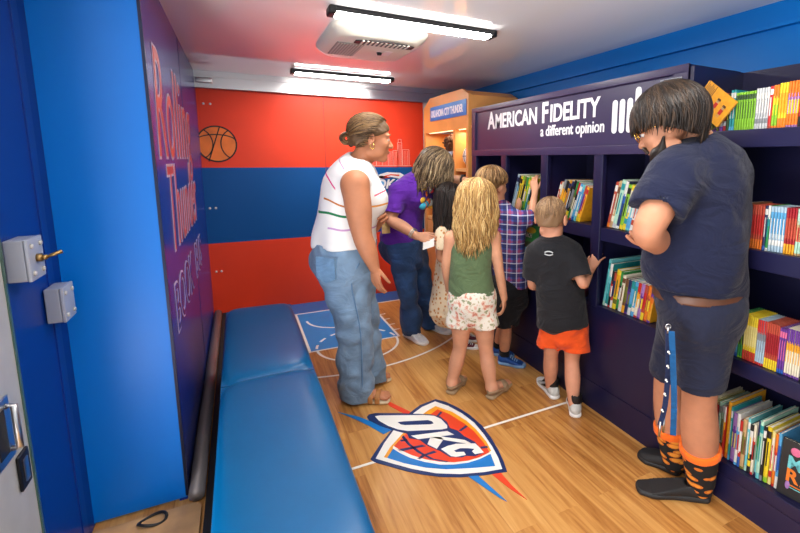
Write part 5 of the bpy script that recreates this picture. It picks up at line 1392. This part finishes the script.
# ================================================================= blonde girl
def girl_blonde():
    D = 2.55; A = lambda x, y, o=0: at(x, y, D+o)
    fwd = nrm(VF*.93+VR*.30); left = np.cross(UP, fwd); base = on(474, 393, 'Z', 0)
    J = dict(crotch=A(473, 318), pelvis=A(472, 302), waist=A(471, 278), ribs=A(471, 258), chest=A(472, 240), neck=A(474, 225), skull=A(476, 212),
             shR=A(494, 237, -.01), elR=A(499, 270, -.03), wrR=A(504, 298, .0), shL=A(451, 238, .0), elL=A(446, 266, .02), wrL=A(449, 290, .10),
             hipR=A(483, 312, -.01), knR=A(486, 350, .0), anR=on(491, 396, 'Z', 0)+UP*.062, hipL=A(462, 312, .0), knL=A(460, 347, .02), anL=on(452, 391, 'Z', 0)+UP*.062)
    R = dict(crotch=(.085, .070), pelvis=(.128, .090), waist=(.108, .080), ribs=(.112, .082), chest=(.116, .076), neckr=.037, arm=(.036, .033, .028, .027, .020), leg=(.066, .058, .043, .045, .030))
    SK = skin('skin_peach', (208, 150, 118))
    B = base_body(J, 1, R, fwd, left); hd = Head(A(477, 201), nrm(VF*.92+VR*.38-UP*.15), UP, .95, True); hd.add(B)
    b1 = hand(B, J['wrR'], A(504, 314, .01)-J['wrR'], nrm(VR*.9-VF*.3), .135, -1, .45); b2 = hand(B, J['wrL'], A(453, 303, .17)-J['wrL'], nrm(-VR), .135, 1, .5)
    F = [(on(450, 395, 'Z', 0), on(463, 379, 'Z', 0), J['anL']), (on(489, 400, 'Z', 0), on(508.5, 384, 'Z', 0), J['anR'])]
    for h_, t_, an in F:
        h2 = np.array(h_); t2 = np.array(t_); h2[2] = t2[2] = .018; flat_foot(B, h2, t2, .034, .05, an)
    o = shape_obj(B, 'person', SK, None, base, .0075, [hd.box(), b1, b2])
    tag(o, 'blonde girl seen from behind in a green tank top and floral shorts', 'person', 'visitors')
    hd.features(o, iris=(70, 100, 130), brow=(170, 134, 84))
    S = Shape(); S.tube([A(471.5, 293), J['waist'], J['ribs'], J['chest'], mid(J['chest'], J['neck'], .55)], [(.135, .098), (.120, .092), (.122, .092), (.112, .086), (.085, .060)], .03, left, flat=(1, 0), grow=.008)
    for q in 'LR': S.tube([mid(J['neck'], J['sh'+q], .45), mid(J['neck'], J['sh'+q], .72)], [.040, .038], .03)
    for q in 'LR':
        ax_ = nrm(left*(1 if q == 'L' else -1)); S.tube([J['sh'+q]+ax_*.018-UP*.02, J['sh'+q]+ax_*.10-UP*.05], [.048, .06], .008, op='-', n=1)
    S.disp.append(folds(.004, 30, 14)); shape_obj(S, 'tank_top', cloth('sage_green', (92, 112, 78)), o, h=.007)
    m, nt, b = quick_nodes('floral_print'); tc = N(nt, 'ShaderNodeTexCoord'); n1 = N(nt, 'ShaderNodeTexNoise', Scale=30.0, Detail=3.0); nt.links.new(tc.outputs['Object'], n1.inputs['Vector'])
    r = N(nt, 'ShaderNodeValToRGB'); r.color_ramp.interpolation = 'CONSTANT'; e = r.color_ramp.elements; e[0].color = rgb(150, 160, 124); e[0].position = 0; e[1].color = rgb(212, 138, 116); e[1].position = .63
    for p_, c in ((.38, (206, 192, 160)), (.42, (236, 230, 216)), (.57, (228, 190, 168)), (.70, (190, 96, 84))): k = e.new(p_); k.color = rgb(*c)
    nt.links.new(n1.outputs['Fac'], r.inputs['Fac']); nt.links.new(r.outputs['Color'], b.inputs['Base Color']); b.inputs['Roughness'].default_value = .85
    T = Shape(); T.tube([A(471.5, 289), J['pelvis'], mid(J['pelvis'], J['crotch'], .7)], [(.128, .094), (.138, .104), (.10, .085)], .03, left, grow=.008)
    for q in 'LR':
        e_ = mid(J['hip'+q], J['kn'+q], .36)+left*(.012 if q == 'L' else -.012); T.tube([J['hip'+q], e_], [.078, .080], .012, flat=(0, 1), n=1); sleeve_hollow(T, J['hip'+q], e_, .069)
    T.disp.append(folds(.004, 34, 17)); T.half(A(471.5, 288), UP); shape_obj(T, 'shorts', m, o, h=.007)
    HM = strand_mat('hair_blonde', (130, 94, 48), (186, 146, 86), (222, 188, 128))
    H = hair_cap(hd, .012, (.055, .05), -.06, 'hair', HM, o)
    mb = strands(hd, 1200, (.124, .116, .106), lambda p: 1.2+.70*(1-abs(math.cos(p/2))), lambda p: .12+.20*(1-abs(math.cos(p/2))**2), .0030, 12, crown=(-.014, 0, .030), wave=.013, wfreq=34, jitter=.16)
    mb.build('hair_strands', HM, H)
    ML = mat('taupe_sandal', (150, 122, 92), rough=.7); MS = mat('taupe_sole', (172, 146, 112), rough=.7)
    for heel, toe, an in F:
        heel = np.array(heel); toe = np.array(toe); d = nrm(toe-heel); l = np.cross(UP, d); L = np.linalg.norm(toe-heel); Pp = lambda f, z, q=0: heel+d*L*f+UP*z+l*q
        s = Shape(); s.tube([Pp(.06, .012), Pp(.4, .012), Pp(.72, .012), Pp(.94, .012)], [(.032, .016), (.032, .016), (.040, .016), (.036, .016)], .01, l); s.half(Pp(.5, .001), -UP); s.half(Pp(.5, .022), UP)
        so = shape_obj(s, 'sandal', MS, o, h=.005); b = Shape()
        b.tube([Pp(.60, .012, .042), Pp(.60, .042, .036), Pp(.62, .060, 0), Pp(.60, .042, -.036), Pp(.60, .012, -.042)], [(.024, .006)]*5, .006, d)
        b.tube([Pp(.50, .03, .036), Pp(.18, .046, .036), Pp(-.01, .042, 0), Pp(.18, .046, -.036), Pp(.50, .03, -.036)], [(.011, .005)]*5, .006, UP)
        shape_obj(b, 'strap', ML, so, h=.0045)
girl_blonde()

# ================================================================= boy in the plaid shirt
def boy_plaid():
    D = 2.90; A = lambda x, y, o=0: at(x, y, D+o)
    fwd = nrm(VR*.80+VF*.60); left = np.cross(UP, fwd); base = on(510, 362, 'Z', 0)
    J = dict(crotch=A(512, 298), pelvis=A(509, 284), waist=A(509, 262), ribs=A(509, 244), chest=A(509, 224), neck=A(503, 209), skull=A(497, 199),
             shR=A(518, 219, -.09), elR=A(531, 219, -.05), wrR=A(535, 192, .03), shL=A(505, 217, .13), elL=A(514, 222, .20), wrL=A(519, 205, .20),
             hipR=A(509, 294, -.06), knR=A(506, 327, -.05), anR=on(504, 363, 'Z', 0)+UP*.06, hipL=A(514, 292, .06), knL=A(505, 322, .08), anL=on(497, 354, 'Z', 0)+UP*.06)
    R = dict(crotch=(.08, .07), pelvis=(.112, .085), waist=(.095, .072), ribs=(.10, .075), chest=(.115, .08), neckr=.040, arm=ARM_C, leg=LEG_C)
    SK = skin('skin_peach', (208, 150, 118))
    B = base_body(J, 1, R, fwd, left); hd = Head(A(492.5, 186), nrm(VR*.72+VF*.66-UP*.08), UP-fwd*.05, .98, True); hd.add(B)
    b1 = hand(B, J['wrR'], A(533, 178, .06)-J['wrR'], nrm(-VF*.8-VR*.5), .135, 1, .5); b2 = hand(B, J['wrL'], A(525, 193, .24)-J['wrL'], nrm(-VF*.8-VR*.5), .135, -1, .5)
    o = shape_obj(B, 'person', SK, None, base, .0075, [hd.box(), b1, b2])
    tag(o, 'boy in a blue and red plaid shirt reaching for books on the shelf', 'person', 'visitors')
    hd.features(o, iris=(90, 70, 50), brow=(130, 100, 64))
    m, nt, b = quick_nodes('plaid_cotton'); b.inputs['Roughness'].default_value = .85
    tc = N(nt, 'ShaderNodeTexCoord'); mp = N(nt, 'ShaderNodeMapping'); mp.inputs['Rotation'].default_value = (0, 0, YAW); nt.links.new(tc.outputs['Object'], mp.inputs['Vector']); sx = N(nt, 'ShaderNodeSeparateXYZ'); nt.links.new(mp.outputs['Vector'], sx.inputs[0])
    def m2(op, a, b_=None):
        n = N(nt, 'ShaderNodeMath', _operation=op)
        for i, v in enumerate((a, b_)):
            if v is None: continue
            if isinstance(v, (int, float)): n.inputs[i].default_value = v
            else: nt.links.new(v, n.inputs[i])
        return n.outputs[0]
    def band(src, per, off, wd): return m2('LESS_THAN', m2('ABSOLUTE', m2('SUBTRACT', m2('FRACT', m2('ADD', m2('MULTIPLY', src, 1/per), off+10.0)), .5)), wd)
    prev = None
    for src, per, off, wd, c, f in ((sx.outputs['X'], .062, .0, .13, (176, 42, 54), .5), (sx.outputs['Z'], .062, .2, .13, (176, 42, 54), .5), (sx.outputs['X'], .062, .48, .20, (26, 36, 92), .75), (sx.outputs['Z'], .062, .70, .20, (26, 36, 92), .75),
                                    (sx.outputs['X'], .062, .25, .05, (222, 222, 232), .6), (sx.outputs['Z'], .062, .45, .05, (222, 222, 232), .6)):
        k = m2('MULTIPLY', band(src, per, off, wd), f); mx = N(nt, 'ShaderNodeMix', _data_type='RGBA'); nt.links.new(k, mx.inputs[0])
        if prev is None: mx.inputs[6].default_value = rgb(64, 96, 176)
        else: nt.links.new(prev, mx.inputs[6])
        mx.inputs[7].default_value = rgb(*c); prev = mx.outputs[2]
    nt.links.new(prev, b.inputs['Base Color'])
    S = Shape(); S.tube([A(510, 285), J['waist'], J['ribs'], J['chest'], mid(J['chest'], J['neck'], .75)], [(.126, .098), (.118, .092), (.116, .090), (.120, .088), (.072, .063)], .03, left, flat=(1, 0), grow=.006)
    for q in 'LR':
        e = mid(J['sh'+q], J['el'+q], .95); S.tube([mid(J['neck'], J['sh'+q], .4), J['sh'+q], e], [.050, .056, .055], .03, flat=(0, 1), n=2); sleeve_hollow(S, J['sh'+q], e, .046)
    S.tube([J['neck']+fwd*.028+UP*.0, J['neck']-fwd*.02+UP*.012], [.044, .046], .02)
    S.disp.append(folds(.005, 30, 19)); shape_obj(S, 'plaid_shirt', m, o, h=.007)
    T = Shape(); T.tube([A(512, 278), J['pelvis'], J['crotch']], [(.12, .095), (.132, .105), (.11, .095)], .03, left, grow=.006)
    for q in 'LR':
        e_ = mid(J['hip'+q], J['kn'+q], .92); T.tube([J['hip'+q], e_], [.082, .086], .03, flat=(0, 1), n=1); sleeve_hollow(T, J['hip'+q], e_, .068)
    T.disp.append(folds(.005, 30, 23)); shape_obj(T, 'shorts', cloth('black_jersey', (22, 22, 26)), o, h=.007)
    HM = strand_mat('hair_sandy', (70, 48, 28), (130, 96, 58), (174, 138, 90))
    H = hair_cap(hd, .011, (.062, .050), -.058, 'hair', HM, o)
    mb = strands(hd, 520, (.116, .096, .099), lambda p: 1.25+.75*(1-abs(math.cos(p/2))), lambda p: .018, .0030, 15, crown=(-.014, 0, .034), wave=.003, jitter=.2)
    mb.build('hair_strands', HM, H)
    MB_ = mat('blue_mesh', (20, 74, 150), rough=.6, var=.2, vscale=40); MS = mat('blue_sole', (120, 160, 206), rough=.6); MK = cloth('black_sock', (20, 20, 24))
    for q, heel, toe in (('R', on(499, 363, 'Z', 0), on(525, 367.5, 'Z', 0)), ('L', on(493, 354, 'Z', 0), on(513, 358, 'Z', 0))):
        an = J['an'+q]; shoe(o, heel, toe, .040, .075, (MB_, MS), an, laces=mat('lace_sky', (150, 190, 230), rough=.8), name='sneaker')
        k = Shape(); k.tube([mid(an, J['kn'+q], .22), an-UP*.02], [.037, .034], .01, flat=(1, 0), n=1); shape_obj(k, 'sock', MK, o, h=.006)
boy_plaid()

# ================================================================= boy in the black shirt
def boy_black():
    D = 2.38; A = lambda x, y, o=0: at(x, y, D+o)
    fwd = nrm(VF*.93+VR*.25); left = np.cross(UP, fwd); base = on(562, 402, 'Z', 0)
    J = dict(crotch=A(564, 333), pelvis=A(563, 317), waist=A(561, 296), ribs=A(558, 276), chest=A(555, 255), neck=A(551, 240), skull=A(551, 229),
             shR=A(571, 252, -.03), elR=A(583, 284, -.12), wrR=A(591, 269, -.02), shL=A(537, 252, .02), elL=A(532, 284, .05), wrL=A(541, 288, .19),
             hipR=A(575, 326, .0), knR=A(572, 360, .01), anR=on(573, 414, 'Z', 0)+UP*.062, hipL=A(553, 326, .01), knL=A(551, 354, .06), anL=on(550, 395, 'Z', 0)+UP*.062)
    R = dict(crotch=(.080, .075), pelvis=(.110, .09), waist=(.100, .082), ribs=(.102, .084), chest=(.106, .076), neckr=.040, arm=ARM_C, leg=(.060, .054, .041, .043, .028))
    SK = skin('skin_rosy', (210, 148, 118))
    B = base_body(J, 1, R, fwd, left); hd = Head(A(551, 218.5), nrm(VF*.90+VR*.42-UP*.05), UP, .97, True); hd.add(B)
    b1 = hand(B, J['wrR'], A(598, 255, .02)-J['wrR'], nrm(-VF*.8-VR*.5), .14, -1, .30, .24); b2 = hand(B, J['wrL'], A(552, 288, .24)-J['wrL'], nrm(UP), .14, -1, .5)
    o = shape_obj(B, 'person', SK, None, base, .0075, [hd.box(), b1, b2])
    tag(o, 'boy in a black shirt and bright orange shorts touching the bookcase', 'person', 'visitors')
    hd.features(o, iris=(80, 90, 90), brow=(120, 92, 62))
    S = Shape(); S.tube([A(562.5, 324.5), J['waist'], J['ribs'], J['chest'], mid(J['chest'], J['neck'], .75)], [(.132, .112), (.124, .106), (.120, .102), (.118, .092), (.068, .060)], .03, left, flat=(1, 0), grow=.004)
    for q in 'LR':
        e = mid(J['sh'+q], J['el'+q], .80); S.tube([mid(J['neck'], J['sh'+q], .4), J['sh'+q], e], [.050, .060, .062], .035, flat=(0, 1), n=2); sleeve_hollow(S, J['sh'+q], e, .050)
    S.tube([J['neck']-UP*.012, J['neck']+UP*.006], [.050, .049], .015, flat=(0, 1), n=1)
    S.disp.append(folds(.0055, 26, 29)); s_ = shape_obj(S, 'shirt', cloth('black_cotton', (30, 30, 34)), o, h=.007)
    # small grey print below the collar
    c = J['neck']-fwd*.105-UP*.052; L = MB(); l_ = -left
    for q in (-1, 1): L.tube([c+l_*.024*math.cos(a)+UP*(q*.004+.014*math.sin(a))-fwd*.002 for a in np.linspace(.5 if q < 0 else math.pi+.5, math.pi-.5 if q < 0 else 2*math.pi-.5, 10)], .0035, 5)
    L.build('shirt_emblem', mat('print_grey', (190, 194, 196), rough=.7), s_)
    T = Shape(); T.tube([A(563, 314), J['pelvis'], J['crotch']], [(.114, .094), (.120, .100), (.09, .085)], .03, left, grow=.002)
    for q in 'LR':
        e_ = mid(J['hip'+q], J['kn'+q], .66)+left*(.010 if q == 'L' else -.010); T.tube([J['hip'+q], e_], [.074, .079], .010, flat=(0, 1), n=1); sleeve_hollow(T, J['hip'+q], e_, .067)
    T.disp.append(folds(.004, 30, 31)); shape_obj(T, 'shorts', cloth('bright_orange', (242, 88, 30)), o, h=.007)
    HM = strand_mat('hair_buzz_brown', (96, 72, 50), (138, 106, 76), (176, 142, 104))
    H = hair_cap(hd, .0025, (.066, .055), -.040, 'hair', HM, o, noise=.002, back=False)
    mb = strands(hd, 1100, (.1005, .0795, .0835), lambda p: 1.2+.62*(1-abs(math.cos(p/2))), lambda p: 0, .0016, 18, crown=(-.016, 0, .036), jitter=.42, wave=.001)
    mb.build('hair_strands', HM, H)
    n_ = MB(); n_.tube([J['neck']+UP*.012+.043*(left*math.cos(a)+fwd*math.sin(a)) for a in np.linspace(0, 6.28, 22)], .004, 6); n_.build('necklace', mat('teal_cord', (120, 170, 176), rough=.6), o)
    MG = mat('light_grey_mesh', (196, 196, 190), rough=.65, var=.12, vscale=40); MS = mat('white_sole', (238, 238, 236)); MBk = M_BLACK
    for q, heel, toe in (('L', on(556, 400, 'Z', 0), on(540, 380, 'Z', 0)), ('R', on(575.5, 418, 'Z', 0), on(573, 398, 'Z', 0))):
        an = J['an'+q]; s = shoe(o, heel, toe, .042, .078, (MG, MS), an, laces=M_BLACK, name='sneaker')
        d = nrm(np.array(toe)-heel); l = np.cross(UP, d); hc = np.array(heel)-d*.0+UP*.055
        for w_ in (-1, 1): b = MB(); b.tube([hc+l*w_*.03+d*.05+UP*.012, hc+l*w_*.036+d*.085, hc+l*w_*.037+d*.13-UP*.018], [.007, .009, .005], 6); b.build('side_patch', M_BLACK, s)
        b = Shape(); b.tube([hc+d*.045+UP*.03, hc+d*.045+UP*.052], [.036, .035], .005, n=1); b.tube([hc+d*.045+UP*.02, hc+d*.045+UP*.08], [.030, .030], .003, op='-', n=1); shape_obj(b, 'collar', M_BLACK, s, h=.004)
boy_black()

# ================================================================= man in navy
def man_navy():
    D = 1.66; A = lambda x, y, o=0: at(x, y, D+o)
    fwd = nrm(-VR*.62+VF*.79); left = np.cross(UP, fwd); base = on(678, 488, 'Z', 0); base = np.array(base); base[2] = 0
    J = dict(crotch=A(697, 322, .02), pelvis=A(698, 296, .02), waist=A(692, 262, .02), ribs=A(696, 224, .02), chest=A(703, 186, .02), neck=A(704, 152, .03), skull=A(690, 132, .05),
             shL=A(672, 178, -.10), elL=A(648, 231, -.16), wrL=A(664, 249, .04), shR=A(727, 174, .05), elR=A(690, 232, .22), wrR=A(664, 242, .05),
             hipL=A(706, 316, -.05), knL=A(699, 398, -.03), anL=on(699, 497, 'Z', 0)+UP*.085, hipR=A(686, 312, .09), knR=A(669, 385, .17), anR=on(673, 472, 'Z', 0)+UP*.085)
    R = dict(crotch=(.10, .10), pelvis=(.135, .125), waist=(.145, .145), ribs=(.160, .150), chest=(.170, .130), neckr=.061, arm=sc(ARM_M, .95), leg=(.088, .078, .063, .070, .045))
    SK = skin('skin_light_freckled', (184, 126, 96))
    B = base_body(J, 1, R, fwd, left)
    hf = nrm(-VR*.80+VF*.52-UP*.40); hd = Head(A(668, 127, .02), hf, UP+hf*.35, 1.02); hd.add(B)
    b1 = hand(B, J['wrL'], A(684, 250, .10)-J['wrL'], nrm(-UP*.3-VF), .19, 1, .5)
    b2 = hand(B, J['wrR'], A(638, 243, -.06)-J['wrR'], nrm(-UP*.7-VF*.5), .19, -1, .35)
    o = shape_obj(B, 'person', SK, None, base, .0075, [hd.box(), b1, b2])
    tag(o, 'bearded man in a navy polo shirt and shorts with arms folded', 'person', 'visitors')
    hd.features(o, iris=(70, 80, 70), brow=(50, 38, 30))
    # polo shirt
    S = Shape(); S.tube([A(697, 294, .02), J['waist'], J['ribs'], J['chest'], mid(J['chest'], J['neck'], .75)], [(.166, .156), (.172, .180), (.176, .172), (.178, .148), (.095, .09)], .03, left, grow=.006)
    for q in 'LR':
        e = mid(J['sh'+q], J['el'+q], .60); S.tube([mid(J['neck'], J['sh'+q], .35), J['sh'+q], e], [.080, .086, .086], .05, flat=(0, 1), n=2); sleeve_hollow(S, J['sh'+q], e, .064)
    S.half(A(697, 285, .02), nrm(-UP-VR*.10)); S.disp.append(folds(.0085, 26, 41))
    s_ = shape_obj(S, 'polo_shirt', cloth('navy_pique', (15, 21, 48), bump=.3, bscale=900), o, h=.007)
    c = Shape(); ax_ = nrm(J['skull']-J['neck']); c.tube([J['neck']-UP*.015, J['neck']+ax_*.035], [.090, .078], .01, flat=(1, 1), n=1); c.tube([J['neck']-UP*.05, J['neck']+ax_*.08], [.074, .066], .003, op='-', n=1)
    shape_obj(c, 'collar', cloth('navy_rib', (14, 19, 43)), s_, h=.005)
    # shorts
    T = Shape(); T.tube([A(698, 276, .02), J['pelvis'], J['crotch']], [(.158, .148), (.164, .150), (.14, .13)], .03, left, grow=.004)
    T.ell(J['pelvis']-fwd*.055-UP*.05, (.11, .15, .12), (fwd, left, UP), .05)
    for q in 'LR':
        e_ = mid(J['hip'+q], J['kn'+q], .80); T.tube([J['hip'+q], e_], [.106, .093], .03, flat=(0, 1), n=1); sleeve_hollow(T, J['hip'+q], e_, .080)
    T.half(A(699, 279, .02), UP); T.disp.append(folds(.006, 26, 43)); t_ = shape_obj(T, 'shorts', cloth('navy_twill', (25, 29, 50)), o, h=.007)
    b = Shape(); b.tube([A(698, 293, .02), A(698, 284, .02)], [(.169, .155), (.167, .153)], .005, left, flat=(1, 1), n=1, grow=.008); bl = shape_obj(b, 'belt', mat('brown_leather', (92, 56, 38), rough=.45, var=.15, vscale=20), o, h=.006)
    # hair, thick and shaggy
    HM = strand_mat('hair_dark_brown', (16, 11, 9), (34, 24, 18), (62, 46, 33))
    H = hair_cap(hd, .022, (.060, .045), -.060, 'hair', HM, o, noise=.003, slope=.6)
    mb = strands(hd, 1500, (.132, .114, .117), lambda p: 1.28+.72*(1-abs(math.cos(p/2))), lambda p: .035+.065*(1-abs(math.cos(p/2))), .0026, 22, crown=(-.018, 0, .034), wave=.009, wfreq=24, jitter=.32, curlin=.35)
    mb.build('hair_strands', HM, H)
    bd = Shape(); k = hd.s; P = hd.p
    bd.tube([P(.015, .066, -.035), P(.040, .058, -.075), P(.072, .030, -.108), P(.080, 0, -.118), P(.072, -.030, -.108), P(.040, -.058, -.075), P(.015, -.066, -.035)], np.array((.005, .013, .023, .027, .023, .013, .005))*k, .015*k)
    for q in (-1, 1): bd.ell(P(.045, q*.047, -.082), np.array((.038, .016, .030))*k, hd.axes(), .02*k)
    bd.tube([P(.090, .026, -.062), P(.099, .012, -.044), P(.100, 0, -.042), P(.099, -.012, -.044), P(.090, -.026, -.062)], np.array((.007, .008, .008, .008, .007))*k, .006*k)
    be = shape_obj(bd, 'beard', HM, o, h=.004)
    mb = MB(); Rr = random.Random(8)
    pts = [P(.015, .066, -.035), P(.040, .060, -.078), P(.074, .032, -.112), P(.084, 0, -.122), P(.074, -.032, -.112), P(.040, -.060, -.078), P(.015, -.066, -.035)]; cv = catmull(pts, 8)
    for i in range(600):
        q = cv[Rr.randrange(len(cv)//5, len(cv)-len(cv)//5)]+np.array([Rr.uniform(-.018, .018) for _ in range(3)])*k; d = nrm(q-P(.02, 0, -.06)); mb.tube([q-d*.004, q+d*.006-UP*.003, q+d*.008-UP*.012], [.0016, .0014, .0005], 4)
    mb.build('beard_strands', HM, be)
    g = MB()
    for q in (-1, 1):
        g.tube([P(.105+.0*a, q*.032+.024*math.cos(a), .004+.019*math.sin(a)) for a in np.linspace(0, 6.28, 20)], .0022, 6); g.tube([P(.104, q*.056, .008), P(.03, q*.080, .010), P(-.015, q*.082, .004)], .0020, 6)
    g.tube([P(.107, -.008, .006), P(.112, 0, .010), P(.107, .008, .006)], .002, 6); g.build('glasses', mat('gold', (220, 180, 90), rough=.25, metal=1), o)
    # lanyards hanging from the pocket
    top = A(668, 330, -.165)
    def strap(pts, wd, m, name, par):
        b = MB(); P_ = [np.array(p) for p in catmull(pts, 4)]; a = nrm(VR*.9-VF*.3)
        for i in range(len(P_)-1):
            nn = nrm(np.cross(P_[i+1]-P_[i], a)); vs = [P_[i]-a*wd, P_[i]+a*wd, P_[i+1]+a*wd, P_[i+1]-a*wd]; vs = vs+[v+nn*.0025 for v in vs]
            b.add(vs, [(0, 1, 2, 3), (7, 6, 5, 4), (0, 4, 5, 1), (1, 5, 6, 2), (2, 6, 7, 3), (3, 7, 4, 0)])
        return b.build(name, m, par)
    la = thing('lanyard', tuple(top), 'navy and blue lanyards with keys hanging from the man\'s pocket', 'lanyard')
    n1 = strap([top, A(668, 370, -.17), A(665, 405, -.18), A(660, 425, -.18)], .009, cloth('lanyard_navy', (24, 34, 66)), 'navy_strap', la)
    strap([top+VR*.008-VF*.01, A(673, 365, -.185), A(674, 400, -.19), A(673, 435, -.19)], .010, cloth('lanyard_blue', (16, 74, 122)), 'blue_strap', la)
    b = MB(); b.tube([top+UP*.012, top-UP*.012], [.006, .005], 8); b.tube([top+UP*.012+.009*(VR*math.cos(a)+UP*math.sin(a)) for a in np.linspace(0, 6.28, 14)], .0022, 5); b.build('clip', M_ALU, la)
    b = MB()
    for (x, y) in ((668.5, 352), (667.5, 366), (666, 380), (664.5, 394), (662, 410)):
        p = A(x, y, -.186); b.ball(p, .0042, 0, 8, 6); b.ball(p+VR*.004-UP*.006, .003, 0, 6, 5)
    b.build('strap_emblem', M_PAINTW, n1)
    b = MB()
    for k_, (x, y) in enumerate(((660, 427), (664, 423))): p = A(x, y, -.185+.006*k_); b.tube([p+UP*.02, p-UP*.035], [.004, .005], 5)
    b.build('keys', M_ALU, la)
    # socks with a printed pattern, slip-on shoes
    m, nt, bs = quick_nodes('taco_sock'); bs.inputs['Roughness'].default_value = .9
    tc = N(nt, 'ShaderNodeTexCoord'); mp = N(nt, 'ShaderNodeMapping'); mp.inputs['Scale'].default_value = (15, 15, 34); mp.inputs['Rotation'].default_value = (.35, .25, 0); nt.links.new(tc.outputs['Object'], mp.inputs['Vector'])
    v = N(nt, 'ShaderNodeTexVoronoi', Scale=1.0); v.inputs['Randomness'].default_value = .65; nt.links.new(mp.outputs['Vector'], v.inputs['Vector'])
    r = N(nt, 'ShaderNodeValToRGB'); r.color_ramp.interpolation = 'CONSTANT'; e = r.color_ramp.elements; e[0].color = rgb(232, 150, 50); e[0].position = 0; e[1].color = rgb(20, 18, 20); e[1].position = .43
    k3 = e.new(.30); k3.color = rgb(206, 112, 30); nt.links.new(v.outputs['Distance'], r.inputs['Fac']); nt.links.new(r.outputs['Color'], bs.inputs['Base Color'])
    MBK = mat('black_canvas', (26, 25, 27), rough=.7, var=.1, vscale=60); MSO = mat('black_sole', (34, 33, 34), rough=.6)
    for q, heel, toe in (('L', on(711, 499, 'Z', 0), on(634, 489, 'Z', 0)), ('R', on(681, 474, 'Z', 0), on(639, 455, 'Z', 0))):
        an = J['an'+q]; shoe(o, heel, toe, .050, .078, (MBK, MSO), an, name='slip_on_shoe', low=True, sole=.024)
        tp = mid(an, J['kn'+q], .40); k = Shape(); k.tube([tp, mid(tp, an, .5), an, an-UP*.03], [.074, .065, .056, .050], .01, flat=(1, 0), n=1)
        so = shape_obj(k, 'sock', m, o, h=.006); k = Shape(); d = nrm(tp-an); k.tube([tp-d*.018, tp+d*.012], [.079, .079], .004, flat=(1, 1), n=1); shape_obj(k, 'sock_cuff', cloth('orange_rib', (240, 110, 30)), so, h=.005)
man_navy()
